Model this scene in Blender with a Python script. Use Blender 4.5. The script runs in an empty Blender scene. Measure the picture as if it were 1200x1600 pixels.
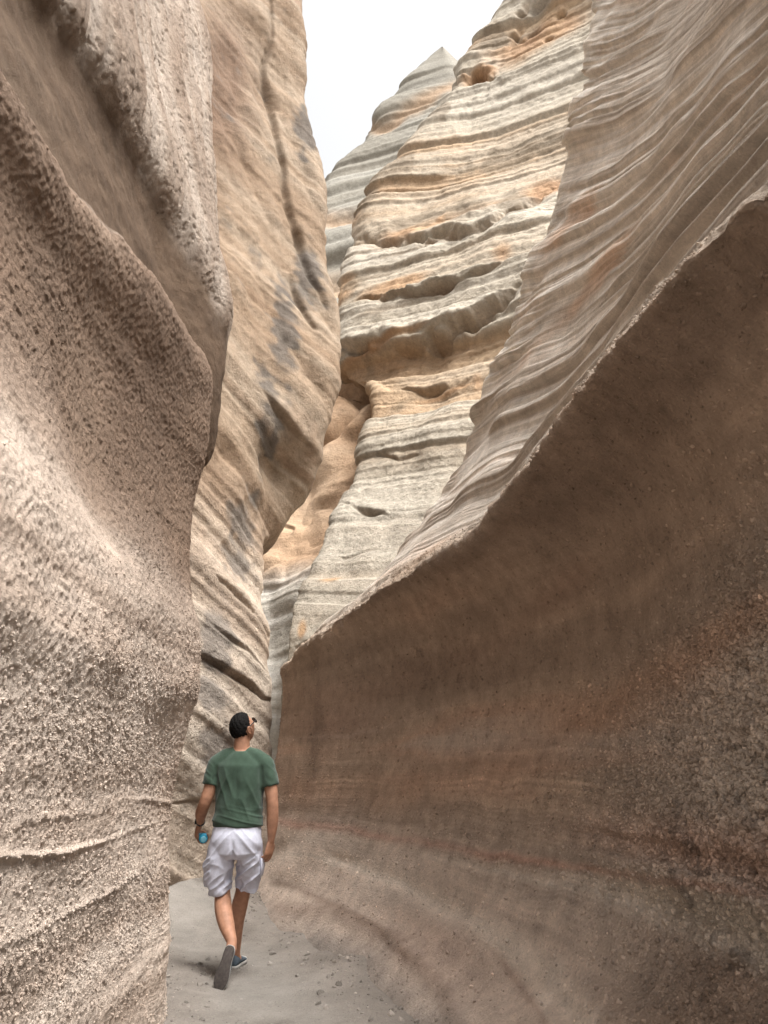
import bpy, bmesh, math, random
import numpy as np
from mathutils import Vector, Matrix

random.seed(3)
C = bpy.context.scene.collection
DENS = 0.85           # mesh samples per rendered pixel

# ------------------------------------------------------------------ camera
F = 1203.0            # focal length in photograph pixels (1200 x 1600)
TILT = math.radians(19.0)
CAMZ = 1.3
cam = bpy.data.cameras.new('camera')
cam.sensor_fit = 'VERTICAL'
cam.sensor_height = 32.0
cam.lens = 32.0 * F / 1600.0
cam.clip_start = 0.05
cam.clip_end = 2000
co = bpy.data.objects.new('camera', cam)
co.location = (0, 0, CAMZ)
co.rotation_euler = (math.radians(90) + TILT, 0, 0)
C.objects.link(co)
bpy.context.scene.camera = co

# ------------------------------------------------------------------ sky, sun, exposure
SUN_EL, SUN_AZ = math.radians(64), math.radians(128)    # azimuth clockwise from +Y: behind the camera
w = bpy.data.worlds.new('World')
bpy.context.scene.world = w
w.use_nodes = True
nt = w.node_tree
nt.nodes.clear()
out = nt.nodes.new('ShaderNodeOutputWorld')
bg = nt.nodes.new('ShaderNodeBackground')
sky = nt.nodes.new('ShaderNodeTexSky')
sky.sky_type = 'NISHITA'
sky.sun_disc = False
sky.sun_elevation = SUN_EL
sky.sun_rotation = SUN_AZ
sky.air_density = 1.0
sky.dust_density = 5.0
sky.ozone_density = 1.0
hs = nt.nodes.new('ShaderNodeHueSaturation')            # thin overcast: the sky has almost no colour
hs.inputs['Saturation'].default_value = 0.06
nt.links.new(sky.outputs[0], hs.inputs['Color'])
nt.links.new(hs.outputs[0], bg.inputs[0])
bg.inputs[1].default_value = 0.091
nt.links.new(bg.outputs[0], out.inputs[0])

sl = bpy.data.lights.new('sun', 'SUN')
sl.energy = 2.2
sl.angle = math.radians(35)
sl.color = (1.0, 0.975, 0.945)
so = bpy.data.objects.new('sun', sl)
C.objects.link(so)
sd = Vector((math.sin(SUN_AZ) * math.cos(SUN_EL), math.cos(SUN_AZ) * math.cos(SUN_EL), math.sin(SUN_EL)))
so.rotation_euler = sd.to_track_quat('Z', 'Y').to_euler()
so.location = (0, 0, 60)

vs = bpy.context.scene.view_settings
vs.view_transform = 'Standard'
vs.look = 'None'
vs.exposure = 2.0
vs.gamma = 1.0
cy = bpy.context.scene.cycles
cy.max_bounces = 8
cy.diffuse_bounces = 5
cy.use_denoising = True

# ------------------------------------------------------------------ helpers: pixels, noise, splines
cT, sT = math.cos(TILT), math.sin(TILT)


def P(px, py, Y):
    """the point of the world that stands Y metres ahead on the sight line of a photograph pixel"""
    u = (px - 600.0) / F
    v = (800.0 - py) / F
    k = Y / (cT - v * sT)
    return (u * k, Y, CAMZ + k * (sT + v * cT))


def proj(p):
    """world -> photograph pixel, for choosing mesh density only"""
    x, y, z = p[..., 0], p[..., 1], p[..., 2] - CAMZ
    d = np.maximum(y * cT + z * sT, 0.3)
    return 600 + F * x / d, 800 - F * (-y * sT + z * cT) / d


def _hash(ix, iy, iz, seed):
    h = (ix.astype(np.uint32) * np.uint32(374761393) + iy.astype(np.uint32) * np.uint32(668265263)
         + iz.astype(np.uint32) * np.uint32(2147483647 - 94906249) + np.uint32(seed * 362437 + 12345))
    h = (h ^ (h >> np.uint32(13))) * np.uint32(1274126177)
    h = h ^ (h >> np.uint32(16))
    h = h * np.uint32(2246822519)
    h = h ^ (h >> np.uint32(15))
    return h.astype(np.float32) * np.float32(2.0 / 4294967295.0) - np.float32(1)


def noise3(p, s, seed=0):
    """value noise in -1..1; p (N,3), s scalar or 3-vector of frequencies"""
    q = (p * np.asarray(s, dtype=np.float32)).astype(np.float32)
    i = np.floor(q)
    f = q - i
    i = i.astype(np.int64)
    f = f * f * f * (f * (f * 6 - 15) + 10)
    r = 0
    for dx in (0, 1):
        wx = f[:, 0] if dx else 1 - f[:, 0]
        for dy in (0, 1):
            wy = f[:, 1] if dy else 1 - f[:, 1]
            for dz in (0, 1):
                wz = f[:, 2] if dz else 1 - f[:, 2]
                r = r + wx * wy * wz * _hash(i[:, 0] + dx, i[:, 1] + dy, i[:, 2] + dz, seed)
    return r


def fbm(p, s, seed=0, o=3, g=0.5):
    a, r, t = 1.0, 0, 0
    s = np.asarray(s, dtype=np.float32)
    for k in range(o):
        r = r + a * noise3(p, s * (2.03 ** k), seed + k * 7)
        t += a
        a *= g
    return r / t


def noise1(t, seed=0):
    i = np.floor(t)
    f = (t - i).astype(np.float32)
    i = i.astype(np.int64)
    f = f * f * (3 - 2 * f)
    z = np.zeros_like(i)
    return (1 - f) * _hash(i, z, z, seed) + f * _hash(i + 1, z, z, seed)


def sstep(a, b, x):
    t = np.clip((x - a) / (b - a), 0, 1)
    return t * t * (3 - 2 * t)


def spline(ctrl, t):
    """cubic Hermite through ctrl (n,...) at parameters 0..n-1, tangents limited so that creases stay"""
    n = len(ctrl)
    d = ctrl[1:] - ctrl[:-1]
    L = np.sqrt((d ** 2).sum(-1, keepdims=True)) + 1e-6
    m = np.zeros_like(ctrl)
    m[0], m[-1] = d[0], d[-1]
    # tangent = direction average scaled by the shorter neighbour
    m[1:-1] = (d[:-1] / L[:-1] + d[1:] / L[1:]) * 0.5
    i = np.clip(np.floor(t).astype(int), 0, n - 2)
    f = (t - i).reshape((-1,) + (1,) * (ctrl.ndim - 1))
    m0 = np.where(i.reshape(f.shape) == 0, m[i], m[i] * L[i])
    m1 = np.where(i.reshape(f.shape) == n - 2, m[i + 1], m[i + 1] * L[i])
    h00 = 2 * f ** 3 - 3 * f ** 2 + 1
    h10 = f ** 3 - 2 * f ** 2 + f
    h01 = -2 * f ** 3 + 3 * f ** 2
    h11 = f ** 3 - f ** 2
    return h00 * ctrl[i] + h10 * m0 + h01 * ctrl[i + 1] + h11 * m1


def curve(xs, ys, q):
    """smooth 1-D interpolation through (xs, ys)"""
    xs, ys, q = np.asarray(xs, float), np.asarray(ys, float), np.asarray(q, float)
    h = np.diff(xs)
    dl = np.diff(ys) / h
    m = np.zeros(len(xs))
    m[0], m[-1] = dl[0], dl[-1]
    m[1:-1] = (dl[:-1] * h[1:] + dl[1:] * h[:-1]) / (h[:-1] + h[1:])
    i = np.clip(np.searchsorted(xs, q) - 1, 0, len(xs) - 2)
    t = np.clip((q - xs[i]) / h[i], 0, 1)
    return ((2 * t ** 3 - 3 * t ** 2 + 1) * ys[i] + (t ** 3 - 2 * t ** 2 + t) * h[i] * m[i]
            + (-2 * t ** 3 + 3 * t ** 2) * ys[i + 1] + (t ** 3 - t ** 2) * h[i] * m[i + 1])


def params(ctrl, axis, dens, lo=3, hi=260):
    """sample parameters along one axis of a control grid: about one per rendered pixel"""
    px, py = proj(ctrl)
    px, py = np.clip(px, -250, 1450), np.clip(py, -250, 1800)
    d = np.hypot(np.diff(px, axis=axis), np.diff(py, axis=axis)) * 0.64
    d = np.percentile(d, 80, axis=1 - axis)
    t = []
    for k, L in enumerate(d):
        n = int(np.clip(L * dens, lo, hi))
        t.append(k + np.arange(n) / n)
    t.append([len(d)])
    return np.concatenate(t)


def surface(ctrl, dens=DENS, wide=1.0):
    ctrl = np.asarray(ctrl, dtype=np.float64)
    tr = params(ctrl, 0, dens)
    tc = params(ctrl, 1, dens * wide)
    g = spline(ctrl, tr)                                    # (R, cols, 3)
    g = spline(np.ascontiguousarray(np.swapaxes(g, 0, 1)), tc)   # (Cn, R, 3)
    return np.ascontiguousarray(np.swapaxes(g, 0, 1)), tr, tc


def normals(g, flip=1):
    a = np.gradient(g, axis=0)
    b = np.gradient(g, axis=1)
    n = np.cross(b, a)
    n /= np.linalg.norm(n, axis=-1, keepdims=True) + 1e-9
    to = np.array([0, 0, CAMZ]) - g                         # outward = out of the rock, into the open canyon
    px, py = proj(g)
    ok = (px > 0) & (px < 1200) & (py > 0) & (py < 1600) & (g[..., 1] > 1)
    s = np.sign(((n * to).sum(-1) / (np.linalg.norm(to, axis=-1) + 1e-6))[ok].sum())
    return n * s


_t = (1 + 5 ** .5) / 2
ICO_V = np.array([(-1, _t, 0), (1, _t, 0), (-1, -_t, 0), (1, -_t, 0), (0, -1, _t), (0, 1, _t), (0, -1, -_t), (0, 1, -_t), (_t, 0, -1), (_t, 0, 1), (-_t, 0, -1), (-_t, 0, 1)]) / 1.902
ICO_F = np.array([(0, 11, 5), (0, 5, 1), (0, 1, 7), (0, 7, 10), (0, 10, 11), (1, 5, 9), (5, 11, 4), (11, 10, 2), (10, 7, 6), (7, 1, 8),
                  (3, 9, 4), (3, 4, 2), (3, 2, 6), (3, 6, 8), (3, 8, 9), (4, 9, 5), (2, 4, 11), (6, 2, 10), (8, 6, 7), (9, 8, 1)])


def stones_on(g, n, weight, count, r0, r1, seed, sink=.25, var=.2):
    """small angular stones bedded in a surface: positions drawn by weight, sizes r0..r1 metres (many small, few large)"""
    rg = np.random.RandomState(seed)
    wgt = np.clip(weight, 0, None).ravel()
    idx = rg.choice(len(wgt), count, p=wgt / wgt.sum())
    r = r0 * (r1 / r0) ** (rg.rand(count) ** 2.2)
    qn = rg.randn(count, 4)
    qn /= np.linalg.norm(qn, axis=1, keepdims=True)
    a, x, y, z = qn.T
    M = np.stack([1 - 2 * (y * y + z * z), 2 * (x * y - z * a), 2 * (x * z + y * a), 2 * (x * y + z * a), 1 - 2 * (x * x + z * z), 2 * (y * z - x * a),
                  2 * (x * z - y * a), 2 * (y * z + x * a), 1 - 2 * (x * x + y * y)], -1).reshape(-1, 3, 3)
    sc = r[:, None] * (0.65 + .6 * rg.rand(count, 3))
    v = ICO_V[None] * (1 + .18 * rg.randn(count, 12, 1)) * sc[:, None]
    v = np.einsum('kij,kvj->kvi', M, v) + (g.reshape(-1, 3)[idx] - n.reshape(-1, 3)[idx] * (r * sink)[:, None])[:, None]
    f = (ICO_F[None] + (np.arange(count) * 12)[:, None, None]).reshape(-1, 3)
    tone = np.exp(var * rg.randn(count))
    return v.reshape(-1, 3), f, np.repeat(idx, 12), np.repeat(tone, 12)


def grid_mesh(name, parts, mat, stones=()):
    """parts: list of (grid (R,C,3), {attribute: (R,C) or (R,C,3)}, flip) -> ONE smooth mesh object"""
    vs_, fs_, at = [], [], {}
    off = 0
    for g, attrs, flip in parts:
        R, Cn = g.shape[:2]
        idx = (np.arange(R * Cn) + off).reshape(R, Cn)
        q = np.stack([idx[:-1, :-1], idx[:-1, 1:], idx[1:, 1:], idx[1:, :-1]], -1).reshape(-1, 4)
        if flip < 0:
            q = q[:, ::-1]
        vs_.append(g.reshape(-1, 3))
        fs_.append(q)
        for k, a in attrs.items():
            at.setdefault(k, []).append(a.reshape(R * Cn, -1))
        off += R * Cn
    nq = sum(len(f) for f in fs_)
    flat = [f.ravel() for f in fs_]
    ntri = 0
    for sv, sf, si, tone in stones:
        vs_.append(sv)
        flat.append((sf + off).ravel())
        ntri += len(sf)
        off += len(sv)
        for k in at:
            a = at[k][0][si]
            at[k].append(a * tone[:, None] if k == 'Col' else a * .4)
    v = np.concatenate(vs_).astype(np.float32)
    f = np.concatenate(flat).astype(np.int32)
    starts = np.concatenate([np.arange(nq) * 4, nq * 4 + np.arange(ntri) * 3]).astype(np.int32)
    me = bpy.data.meshes.new(name)
    me.vertices.add(len(v))
    me.vertices.foreach_set('co', v.ravel())
    me.loops.add(f.size)
    me.loops.foreach_set('vertex_index', f.ravel())
    me.polygons.add(len(starts))
    me.polygons.foreach_set('loop_start', starts)
    me.polygons.foreach_set('use_smooth', np.arange(len(starts)) < nq)
    for k, a in at.items():
        a = np.concatenate(a).astype(np.float32)
        if a.shape[1] == 3:
            A = me.attributes.new(k, 'FLOAT_COLOR', 'POINT')
            A.data.foreach_set('color', np.concatenate([a, np.ones((len(a), 1), np.float32)], 1).ravel())
        else:
            A = me.attributes.new(k, 'FLOAT', 'POINT')
            A.data.foreach_set('value', a.ravel())
    me.update()
    me.validate()
    me.materials.append(mat)
    o = bpy.data.objects.new(name, me)
    C.objects.link(o)
    return o


def tag(o, label=None, cat=None, kind=None, group=None):
    for k, v in (('label', label), ('category', cat), ('kind', kind), ('group', group)):
        if v:
            o[k] = v
    return o


# ------------------------------------------------------------------ materials
def rock_material(name, pebble=32.0, bump=1.0, line=26.0, var=0.3, grain=2.2):
    """rock: colour from the mesh's own layered colour, plus grains, pebbles and thin bedding lines"""
    m = bpy.data.materials.new(name)
    m.use_nodes = True
    t = m.node_tree
    N, Lk = t.nodes, t.links
    bs = N['Principled BSDF']
    bs.inputs['Roughness'].default_value = 0.92
    bs.inputs['Specular IOR Level'].default_value = 0.15
    tc = N.new('ShaderNodeTexCoord')
    col = N.new('ShaderNodeAttribute'); col.attribute_name = 'Col'
    grit = N.new('ShaderNodeAttribute'); grit.attribute_name = 'grit'
    sc = N.new('ShaderNodeAttribute'); sc.attribute_name = 'bed'
    lin = N.new('ShaderNodeAttribute'); lin.attribute_name = 'lin'

    def math_(op, a, b=None, c=None):
        n = N.new('ShaderNodeMath'); n.operation = op
        for k, x in enumerate((a, b, c)):
            if x is None:
                continue
            if isinstance(x, (int, float)):
                n.inputs[k].default_value = x
            else:
                Lk.new(x, n.inputs[k])
        return n.outputs[0]

    def noise(vec, scale, detail=3, rough=0.55):
        n = N.new('ShaderNodeTexNoise')
        n.inputs['Scale'].default_value = scale
        n.inputs['Detail'].default_value = detail
        n.inputs['Roughness'].default_value = rough
        Lk.new(vec, n.inputs['Vector'])
        return n.outputs['Fac']

    obj = tc.outputs['Object']
    # slightly warped coordinates so that pebbles are not round
    wn = N.new('ShaderNodeTexNoise'); wn.inputs['Scale'].default_value = pebble * 1.1
    wn.inputs['Detail'].default_value = 2
    Lk.new(obj, wn.inputs['Vector'])
    vm = N.new('ShaderNodeVectorMath'); vm.operation = 'MULTIPLY_ADD'
    Lk.new(wn.outputs['Color'], vm.inputs[0])
    vm.inputs[1].default_value = (0.45 / pebble,) * 3
    Lk.new(obj, vm.inputs[2])

    def stones(scale, share, r0, r1):
        """scattered stones: some Voronoi cells carry a rounded lump"""
        v = N.new('ShaderNodeTexVoronoi'); v.inputs['Scale'].default_value = scale
        Lk.new(vm.outputs[0], v.inputs['Vector'])
        s = N.new('ShaderNodeSeparateColor'); Lk.new(v.outputs['Color'], s.inputs[0])
        has = math_('GREATER_THAN', s.outputs[0], 1 - share)
        rad = math_('MULTIPLY_ADD', s.outputs[1], r1 - r0, r0)
        hh = math_('SUBTRACT', 1.0, math_('DIVIDE', v.outputs['Distance'], rad))
        hh = math_('POWER', math_('MAXIMUM', hh, 0.0), 0.6)
        return math_('MULTIPLY', hh, has), s.outputs[2], v
    peb, pebc, v1 = stones(pebble, .55, .22, .55)
    peb2, pebc2, v2 = stones(pebble * 2.4, .6, .25, .6)
    clump = noise(obj, 3.1, 4, 0.6)
    # thin bedding lines: noise stretched along the bed
    sx = N.new('ShaderNodeSeparateXYZ'); Lk.new(obj, sx.inputs[0])
    cx = N.new('ShaderNodeCombineXYZ')
    Lk.new(math_('MULTIPLY', sx.outputs[0], 0.9), cx.inputs[0])
    Lk.new(math_('MULTIPLY', sx.outputs[1], 0.9), cx.inputs[1])
    Lk.new(math_('MULTIPLY', sc.outputs['Fac'], line), cx.inputs[2])
    bedl = noise(cx.outputs[0], 1.0, 4, 0.65)
    fine = noise(obj, pebble * grain, 6, 0.78)
    mott = noise(obj, 7.0, 5, 0.62)
    # height
    h = math_('MULTIPLY', math_('ADD', math_('MULTIPLY', peb, 1.0), math_('MULTIPLY', peb2, 0.5)), math_('MULTIPLY', grit.outputs['Fac'], math_('ADD', math_('MULTIPLY', clump, 1.4), 0.1)))
    h = math_('ADD', h, math_('MULTIPLY', fine, math_('MULTIPLY_ADD', grit.outputs['Fac'], 1.3, 0.45)))
    h = math_('ADD', h, math_('MULTIPLY', math_('MULTIPLY', bedl, 1.3), lin.outputs['Fac']))
    h = math_('ADD', h, math_('MULTIPLY', mott, 0.8))
    bp = N.new('ShaderNodeBump')
    bp.inputs['Strength'].default_value = min(1.0, bump)
    bp.inputs['Distance'].default_value = 0.02 * max(1.0, bump)
    Lk.new(h, bp.inputs['Height'])
    Lk.new(bp.outputs[0], bs.inputs['Normal'])
    # colour: own colour x mottling x single grains
    g1 = N.new('ShaderNodeMapRange')
    Lk.new(math_('ADD', math_('MULTIPLY', mott, 0.6), math_('ADD', math_('MULTIPLY', math_('MULTIPLY', math_('SUBTRACT', bedl, 0.5), lin.outputs['Fac']), 0.7), 0.2)), g1.inputs[0])
    g1.inputs[1].default_value, g1.inputs[2].default_value = 0.32, 0.68
    g1.inputs[3].default_value, g1.inputs[4].default_value = 1 - var, 1 + var
    # stones paler or darker than the sand round them
    s1 = math_('MULTIPLY', math_('GREATER_THAN', peb, 0.05), math_('MULTIPLY_ADD', pebc, 0.75, -0.36))
    s2 = math_('MULTIPLY', math_('GREATER_THAN', peb2, 0.05), math_('MULTIPLY_ADD', pebc2, 0.8, -0.38))
    mxo = math_('MULTIPLY_ADD', math_('ADD', s1, s2), math_('MULTIPLY', grit.outputs['Fac'], 0.75), 1.0)
    f = math_('MULTIPLY', g1.outputs[0], mxo)
    f = math_('MULTIPLY', f, math_('ADD', 0.62, math_('MULTIPLY', fine, 0.76)))
    cm = N.new('ShaderNodeVectorMath'); cm.operation = 'SCALE'
    Lk.new(col.outputs['Color'], cm.inputs[0])
    Lk.new(f, cm.inputs['Scale'])
    Lk.new(cm.outputs[0], bs.inputs['Base Color'])
    return m


def mixc(a, b, t):
    t = t[..., None]
    return a * (1 - t) + np.asarray(b, dtype=np.float32) * t


def ramp(t, stops):
    ts = [s[0] for s in stops]
    return np.stack([np.interp(t, ts, [s[1][k] for s in stops]) for k in range(3)], -1)


def blob(g, c, r):
    """soft ball mask round a world point"""
    r = np.asarray(r, float)
    d = (((g - np.asarray(c)) / r) ** 2).sum(-1)
    return np.exp(-d * 1.3)


def poly_dist(px, py, pts, signed=False):
    """distance in photograph pixels from traced crack line; returns distance and position along it"""
    best = np.full(px.shape, 1e9)
    sgn = np.ones(px.shape)
    pos = np.zeros(px.shape)
    n = len(pts) - 1
    for k in range(n):
        (x0, y0), (x1, y1) = pts[k], pts[k + 1]
        dx, dy = x1 - x0, y1 - y0
        t = np.clip(((px - x0) * dx + (py - y0) * dy) / (dx * dx + dy * dy), 0, 1)
        d = np.hypot(px - x0 - t * dx, py - y0 - t * dy)
        pos = np.where(d < best, (k + t) / n, pos)
        cr = (px - x0) * dy - (py - y0) * dx
        sgn = np.where(d < best, np.tanh(cr / (math.hypot(dx, dy) * 3.0)), sgn)
        best = np.minimum(best, d)
    if signed:
        return best, pos, sgn
    return best, pos


def crack(px, py, p, sh, pts, wd, am, seed=0, ledge=.5, reach=5.0, floor=0.0):
    """a natural joint: wandering, of uneven width, the rock above it standing a little proud"""
    x = px + wd * (1.6 * fbm(p, 1.6, 700 + seed, 4).reshape(sh))
    y = py + wd * (1.8 * fbm(p, 1.9, 720 + seed, 4).reshape(sh))
    d, pos, side = poly_dist(x, y, pts, True)
    amp = np.clip(max(.55, floor) + (1.1 - floor) * fbm(p, 1.3, 740 + seed, 3).reshape(sh), 0, 1.3) * np.sin(np.clip(pos * .94 + .03, 0, 1) * np.pi) ** .6
    wv = wd * (.35 + .75 * np.clip(amp, 0, 1))
    k = np.exp(-(d / wv) ** 2) * amp
    far = np.exp(-(d / (wd * reach)) ** 2) * amp * side
    return -am * k + am * ledge * far, k


def bedding(g, dip=(0, 0), warp=0.12, ws=0.35, seed=0):
    """height within the layers: world height, tilted and gently warped"""
    p = g.reshape(-1, 3).astype(np.float32)
    b = p[:, 2] + dip[0] * p[:, 0] + dip[1] * p[:, 1]
    b = b + warp * fbm(p, (ws, ws, ws * 0.6), seed, 2) + warp * 0.25 * fbm(p, (ws * 4,) * 3, seed + 31, 2)
    return b.reshape(g.shape[:2])


def blocks(t, seed, soft=.16):
    """flat-faced layers of random reach, with quick steps between: -1..1"""
    t = t + .35 * noise1(t * .7, seed + 3)
    i = np.floor(t)
    f = (t - i).astype(np.float32)
    i = i.astype(np.int64)
    z = np.zeros_like(i)
    s = sstep(1 - soft, 1.0, f)
    return (1 - s) * _hash(i, z, z, seed) + s * _hash(i + 1, z, z, seed)


def layers(b, seed, waves):
    """sum of 1-D layer noises: waves = [(wavelength, amplitude), ...]"""
    r = 0
    for k, (wl, am) in enumerate(waves):
        n = noise1(b / wl, seed + k * 13)
        r = r + am * np.sign(n) * np.abs(n) ** 0.75
    return r

# ------------------------------------------------------------------ the canyon: right near wall
M_near = rock_material('pebbly_tuff', 34, 1.0, 30, 0.26, 3.8)
M_right = rock_material('banded_tuff', 30, 1.0, 34, 0.30)
M_mid = rock_material('stained_sandstone', 16, 1.0, 14, 0.26)
M_far = rock_material('layered_cliff', 8, 1.4, 9, 0.26)

RY = [.2, .6, 1.1, 1.8, 2.7, 3.4, 4.3, 5.2, 6.2, 7.3, 8.3, 9.2, 9.6]
R_foot = [.95, .95, .95, .86, .70, .53, .28, .0, -.33, -.8, -1.25, -1.62, -1.76]
R_lipx = [1.2, 1.2, 1.17, 1.12, .95, .90, .765, .56, .21, -.19, -.66, -1.1, -1.27]
R_lipz = [2.7, 2.85, 2.9, 2.97, 3.0, 3.03, 2.94, 2.87, 2.91, 2.9, 2.8, 2.62, 2.5]
R_rec = [.45, .45, .45, .45, .50, .52, .52, .48, .42, .32, .18, .03, .0]


def right_wall():
    rows = []
    shape = [(-.12, -.25), (0, 0), (.12, .42), (.27, .68), (.45, .88), (.65, 1.0), (.80, .98)]
    for f, a in shape:
        r = []
        for Y, fx, lx, lz, rc in zip(RY, R_foot, R_lipx, R_lipz, R_rec):
            r.append((fx + (lx + rc - fx) * a, Y, f * lz))
        rows.append(r)
    for f, k in ((.90, .62), (.965, .24), (1.0, 0.03)):
        rows.append([(lx + rc * k, Y, lz * f) for Y, lx, lz, rc in zip(RY, R_lipx, R_lipz, R_rec)])
    dzs = [.05, .22, .5, 1.3, 2.6, 4.5, 6.25, 8.2, 10.5, 11.0]
    offs = [.05, .22, .44, .82, 1.22, 1.75, 2.1, 2.6, 3.4, 7.0]
    ends = [9.5, 9.0, 8.55, 7.8, 7.05, 6.25, 6.0, 5.8, 5.6, 5.5]
    for dz, of, ye in zip(dzs, offs, ends):
        r = []
        for Y in RY:
            y2 = Y if Y <= 1.8 else 1.8 + (Y - 1.8) * (ye - 1.8) / (9.6 - 1.8)
            lx = float(curve(RY, R_lipx, [y2])[0])
            lz = float(curve(RY, R_lipz, [y2])[0])
            r.append((lx + of, y2, lz + dz))
        rows.append(r)
    out_ = []
    for r in rows:
        x, y, z = r[-1]
        r = r + [(x + .10, y + .16, z), (x + .45, y + .40, z - .02), (x + 1.3, y + .9, z - .05), (x + 4, y + 1.6, z)]
        out_.append(r)
    out_ = [[(r[0][0] + 4, -1.6, r[0][2]), (r[0][0] + 1.2, -.5, r[0][2]), (r[0][0] + .25, .0, r[0][2])] + r for r in out_]
    g, tr, tc = surface(out_, DENS, 1.5)
    tc = tc - 3
    R, Cn = g.shape[:2]
    # the far edge of the slope is notched where beds end
    zr = g[..., 2]
    jag = sstep(9.3, 12, tc)[None] * sstep(3.0, 3.6, zr)
    g[..., 0] += jag * (.15 * noise1(zr / 1.3, 901) + .05 * blocks(zr / .5, 902, .3) + .03 * noise1(zr / .13, 903))
    n = normals(g, -1)
    p = g.reshape(-1, 3).astype(np.float32)
    sh = (R, Cn)
    lipz = curve(RY, R_lipz, np.clip(g[..., 1], .2, 9.6))
    dz = g[..., 2] - lipz
    up = sstep(-.06, .06, dz)                        # 1 above the lip
    low = 1 - up
    b = bedding(g, (0.02, 0.0), .10, .35, 5)
    fan = 5.2 * dz / (np.clip(g[..., 1], .8, 12) + .6) + .05 * fbm(p, .8, 6, 3).reshape(sh)     # beds that fan out towards the camera
    b = np.where(dz > 0, fan, b)
    px, py = proj(g)
    # upper slope: bundles of thin projecting beds
    m1 = fbm(p, .9, 11, 2).reshape(sh)
    beds = .55 * blocks(b / .34, 3, .22) + .5 * blocks(b / .13 + .8 * m1, 4, .25) + .38 * blocks(b / .055 + m1, 7, .3) + .2 * noise1(b / .022, 8)
    fade = sstep(.0, .35, dz)
    ridge_fade = 1 - .25 * sstep(11.0, 12, np.repeat(tc[None], R, 0))
    d = up * beds * (.010 + .042 * fade) * np.clip(.7 + 1.4 * m1, .2, 1.5) * ridge_fade
    d += up * .10 * fbm(p, .7, 2, 3).reshape(sh) * fade
    d += up * (1 - fade) * .03 * fbm(p, 9, 77, 3).reshape(sh)
    d -= up * .10 * fade * ridge_fade * sstep(.25, .75, noise1(b / .31, 44)) * np.clip(.5 + 1.2 * m1, 0, 1)
    d -= up * .05 * fade * ridge_fade * sstep(.35, .75, noise1(b / .12, 45)) * np.clip(.5 + fbm(p, .7, 46, 2).reshape(sh) * 1.5, 0, 1)
    # lower bowl: broad waves, a few ledges near the foot, a pebbly bulge low on the right
    bl = b + .05 * fbm(p, 1.5, 40, 2).reshape(sh)
    lowb = layers(bl, 21, [(.55, .5), (.22, .4), (.09, .25)])
    d += low * lowb * .014 * (1 - .6 * sstep(1.3, 1.9, g[..., 2]))
    d += low * .05 * fbm(p, .9, 8, 3).reshape(sh)
    pebm = low * blob(g, P(1080, 1180, 2.9), (1.4, 1.5, .62)) + low * blob(g, P(1150, 950, 2.4), (1.0, .9, .6)) * .7
    pebm = np.clip(pebm + low * .8 * blob(g, P(1060, 1550, 2.9), (.8, .9, .32)), 0, 1)
    ridg = np.maximum(0, fbm(p, 17, 61, 3).reshape(sh) - .02) * 3 + np.maximum(0, noise3(p, 34, 62).reshape(sh) - .1)
    d += pebm * .016 * ridg
    # ledge: step out below z about 1.05 on the near right
    led = sstep(5.2, 3.3, g[..., 1]) * low
    zl = g[..., 2] + .09 + .04 * fbm(p, 2.2, 14, 3).reshape(sh)
    d += led * (.13 * sstep(1.02, .90, zl) * sstep(.45, .85, zl) + .05 * sstep(1.16, 1.12, zl) * sstep(1.03, 1.06, zl))
    d += low * led * .11 * sstep(.8, .3, zl) * fbm(p, 3.0, 90, 3).reshape(sh)
    pl, _, ps_ = poly_dist(px + 10 * fbm(p, 2.0, 910, 3).reshape(sh), py + 9 * fbm(p, 3.0, 911, 4).reshape(sh), [(660, 1338), (800, 1368), (900, 1392), (1000, 1415), (1100, 1435), (1260, 1460)], True)
    shelf = low * (g[..., 1] > 1) * sstep(640, 900, px)
    d += shelf * .012 * np.exp(-(pl / 20) ** 2) * ridg
    # broad flow ridges on the foot
    fl = np.sin((g[..., 2] * 1.2 + .55 * g[..., 1]) * 7 + 3 * fbm(p, .8, 33, 2).reshape(sh))
    d += low * .022 * fl * sstep(1.0, .5, g[..., 2]) * sstep(2.2, 3.5, g[..., 1])
    # small pits
    pit = sstep(.66, .8, noise3(p + .12 * np.stack([noise3(p, 9, 91), noise3(p, 9, 92), noise3(p, 9, 93)], 1), 10.5, 99).reshape(sh)) * low * sstep(.1, .5, noise3(p, .9, 98).reshape(sh))
    d -= pit * .02
    d *= .2 + .8 * sstep(-.02, .34, g[..., 2])
    lipn = np.exp(-(dz / .10) ** 2)
    d += lipn * (.04 * fbm(p, 3.0, 71, 4).reshape(sh) + .07 * fbm(p, 1.1, 72, 2).reshape(sh) + .010 * ridg + .02 * np.minimum(0, blocks(p[:, 1] / .22, 73, .2).reshape(sh)))
    g2 = g + n * d[..., None]
    # pale vein running down from the ledge
    px, py = proj(g2)
    dd, ps = poly_dist(px + 14 * fbm(p, 2.5, 95, 3).reshape(sh), py, [(520, 1340), (640, 1385), (740, 1440), (830, 1500), (890, 1570), (930, 1640)])
    vein = low * np.exp(-(dd / (9 + 24 * ps)) ** 2) * (g[..., 1] > 1)
    dd2, ps2 = poly_dist(px + 10 * fbm(p, 2.5, 96, 3).reshape(sh), py, [(430, 1420), (520, 1425), (620, 1470), (700, 1560), (730, 1640)])
    vein2 = low * np.exp(-(dd2 / 16) ** 2) * (g[..., 1] > 1)
    g2 = g2 + n * (.018 * vein - .02 * vein2 * sstep(0, .2, ps2))[..., None]
    # ---- colour
    q = beds * .55 + noise1(b / .23, 50) * .3 + noise1(b / .05, 51) * .3 + .5 * m1
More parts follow.
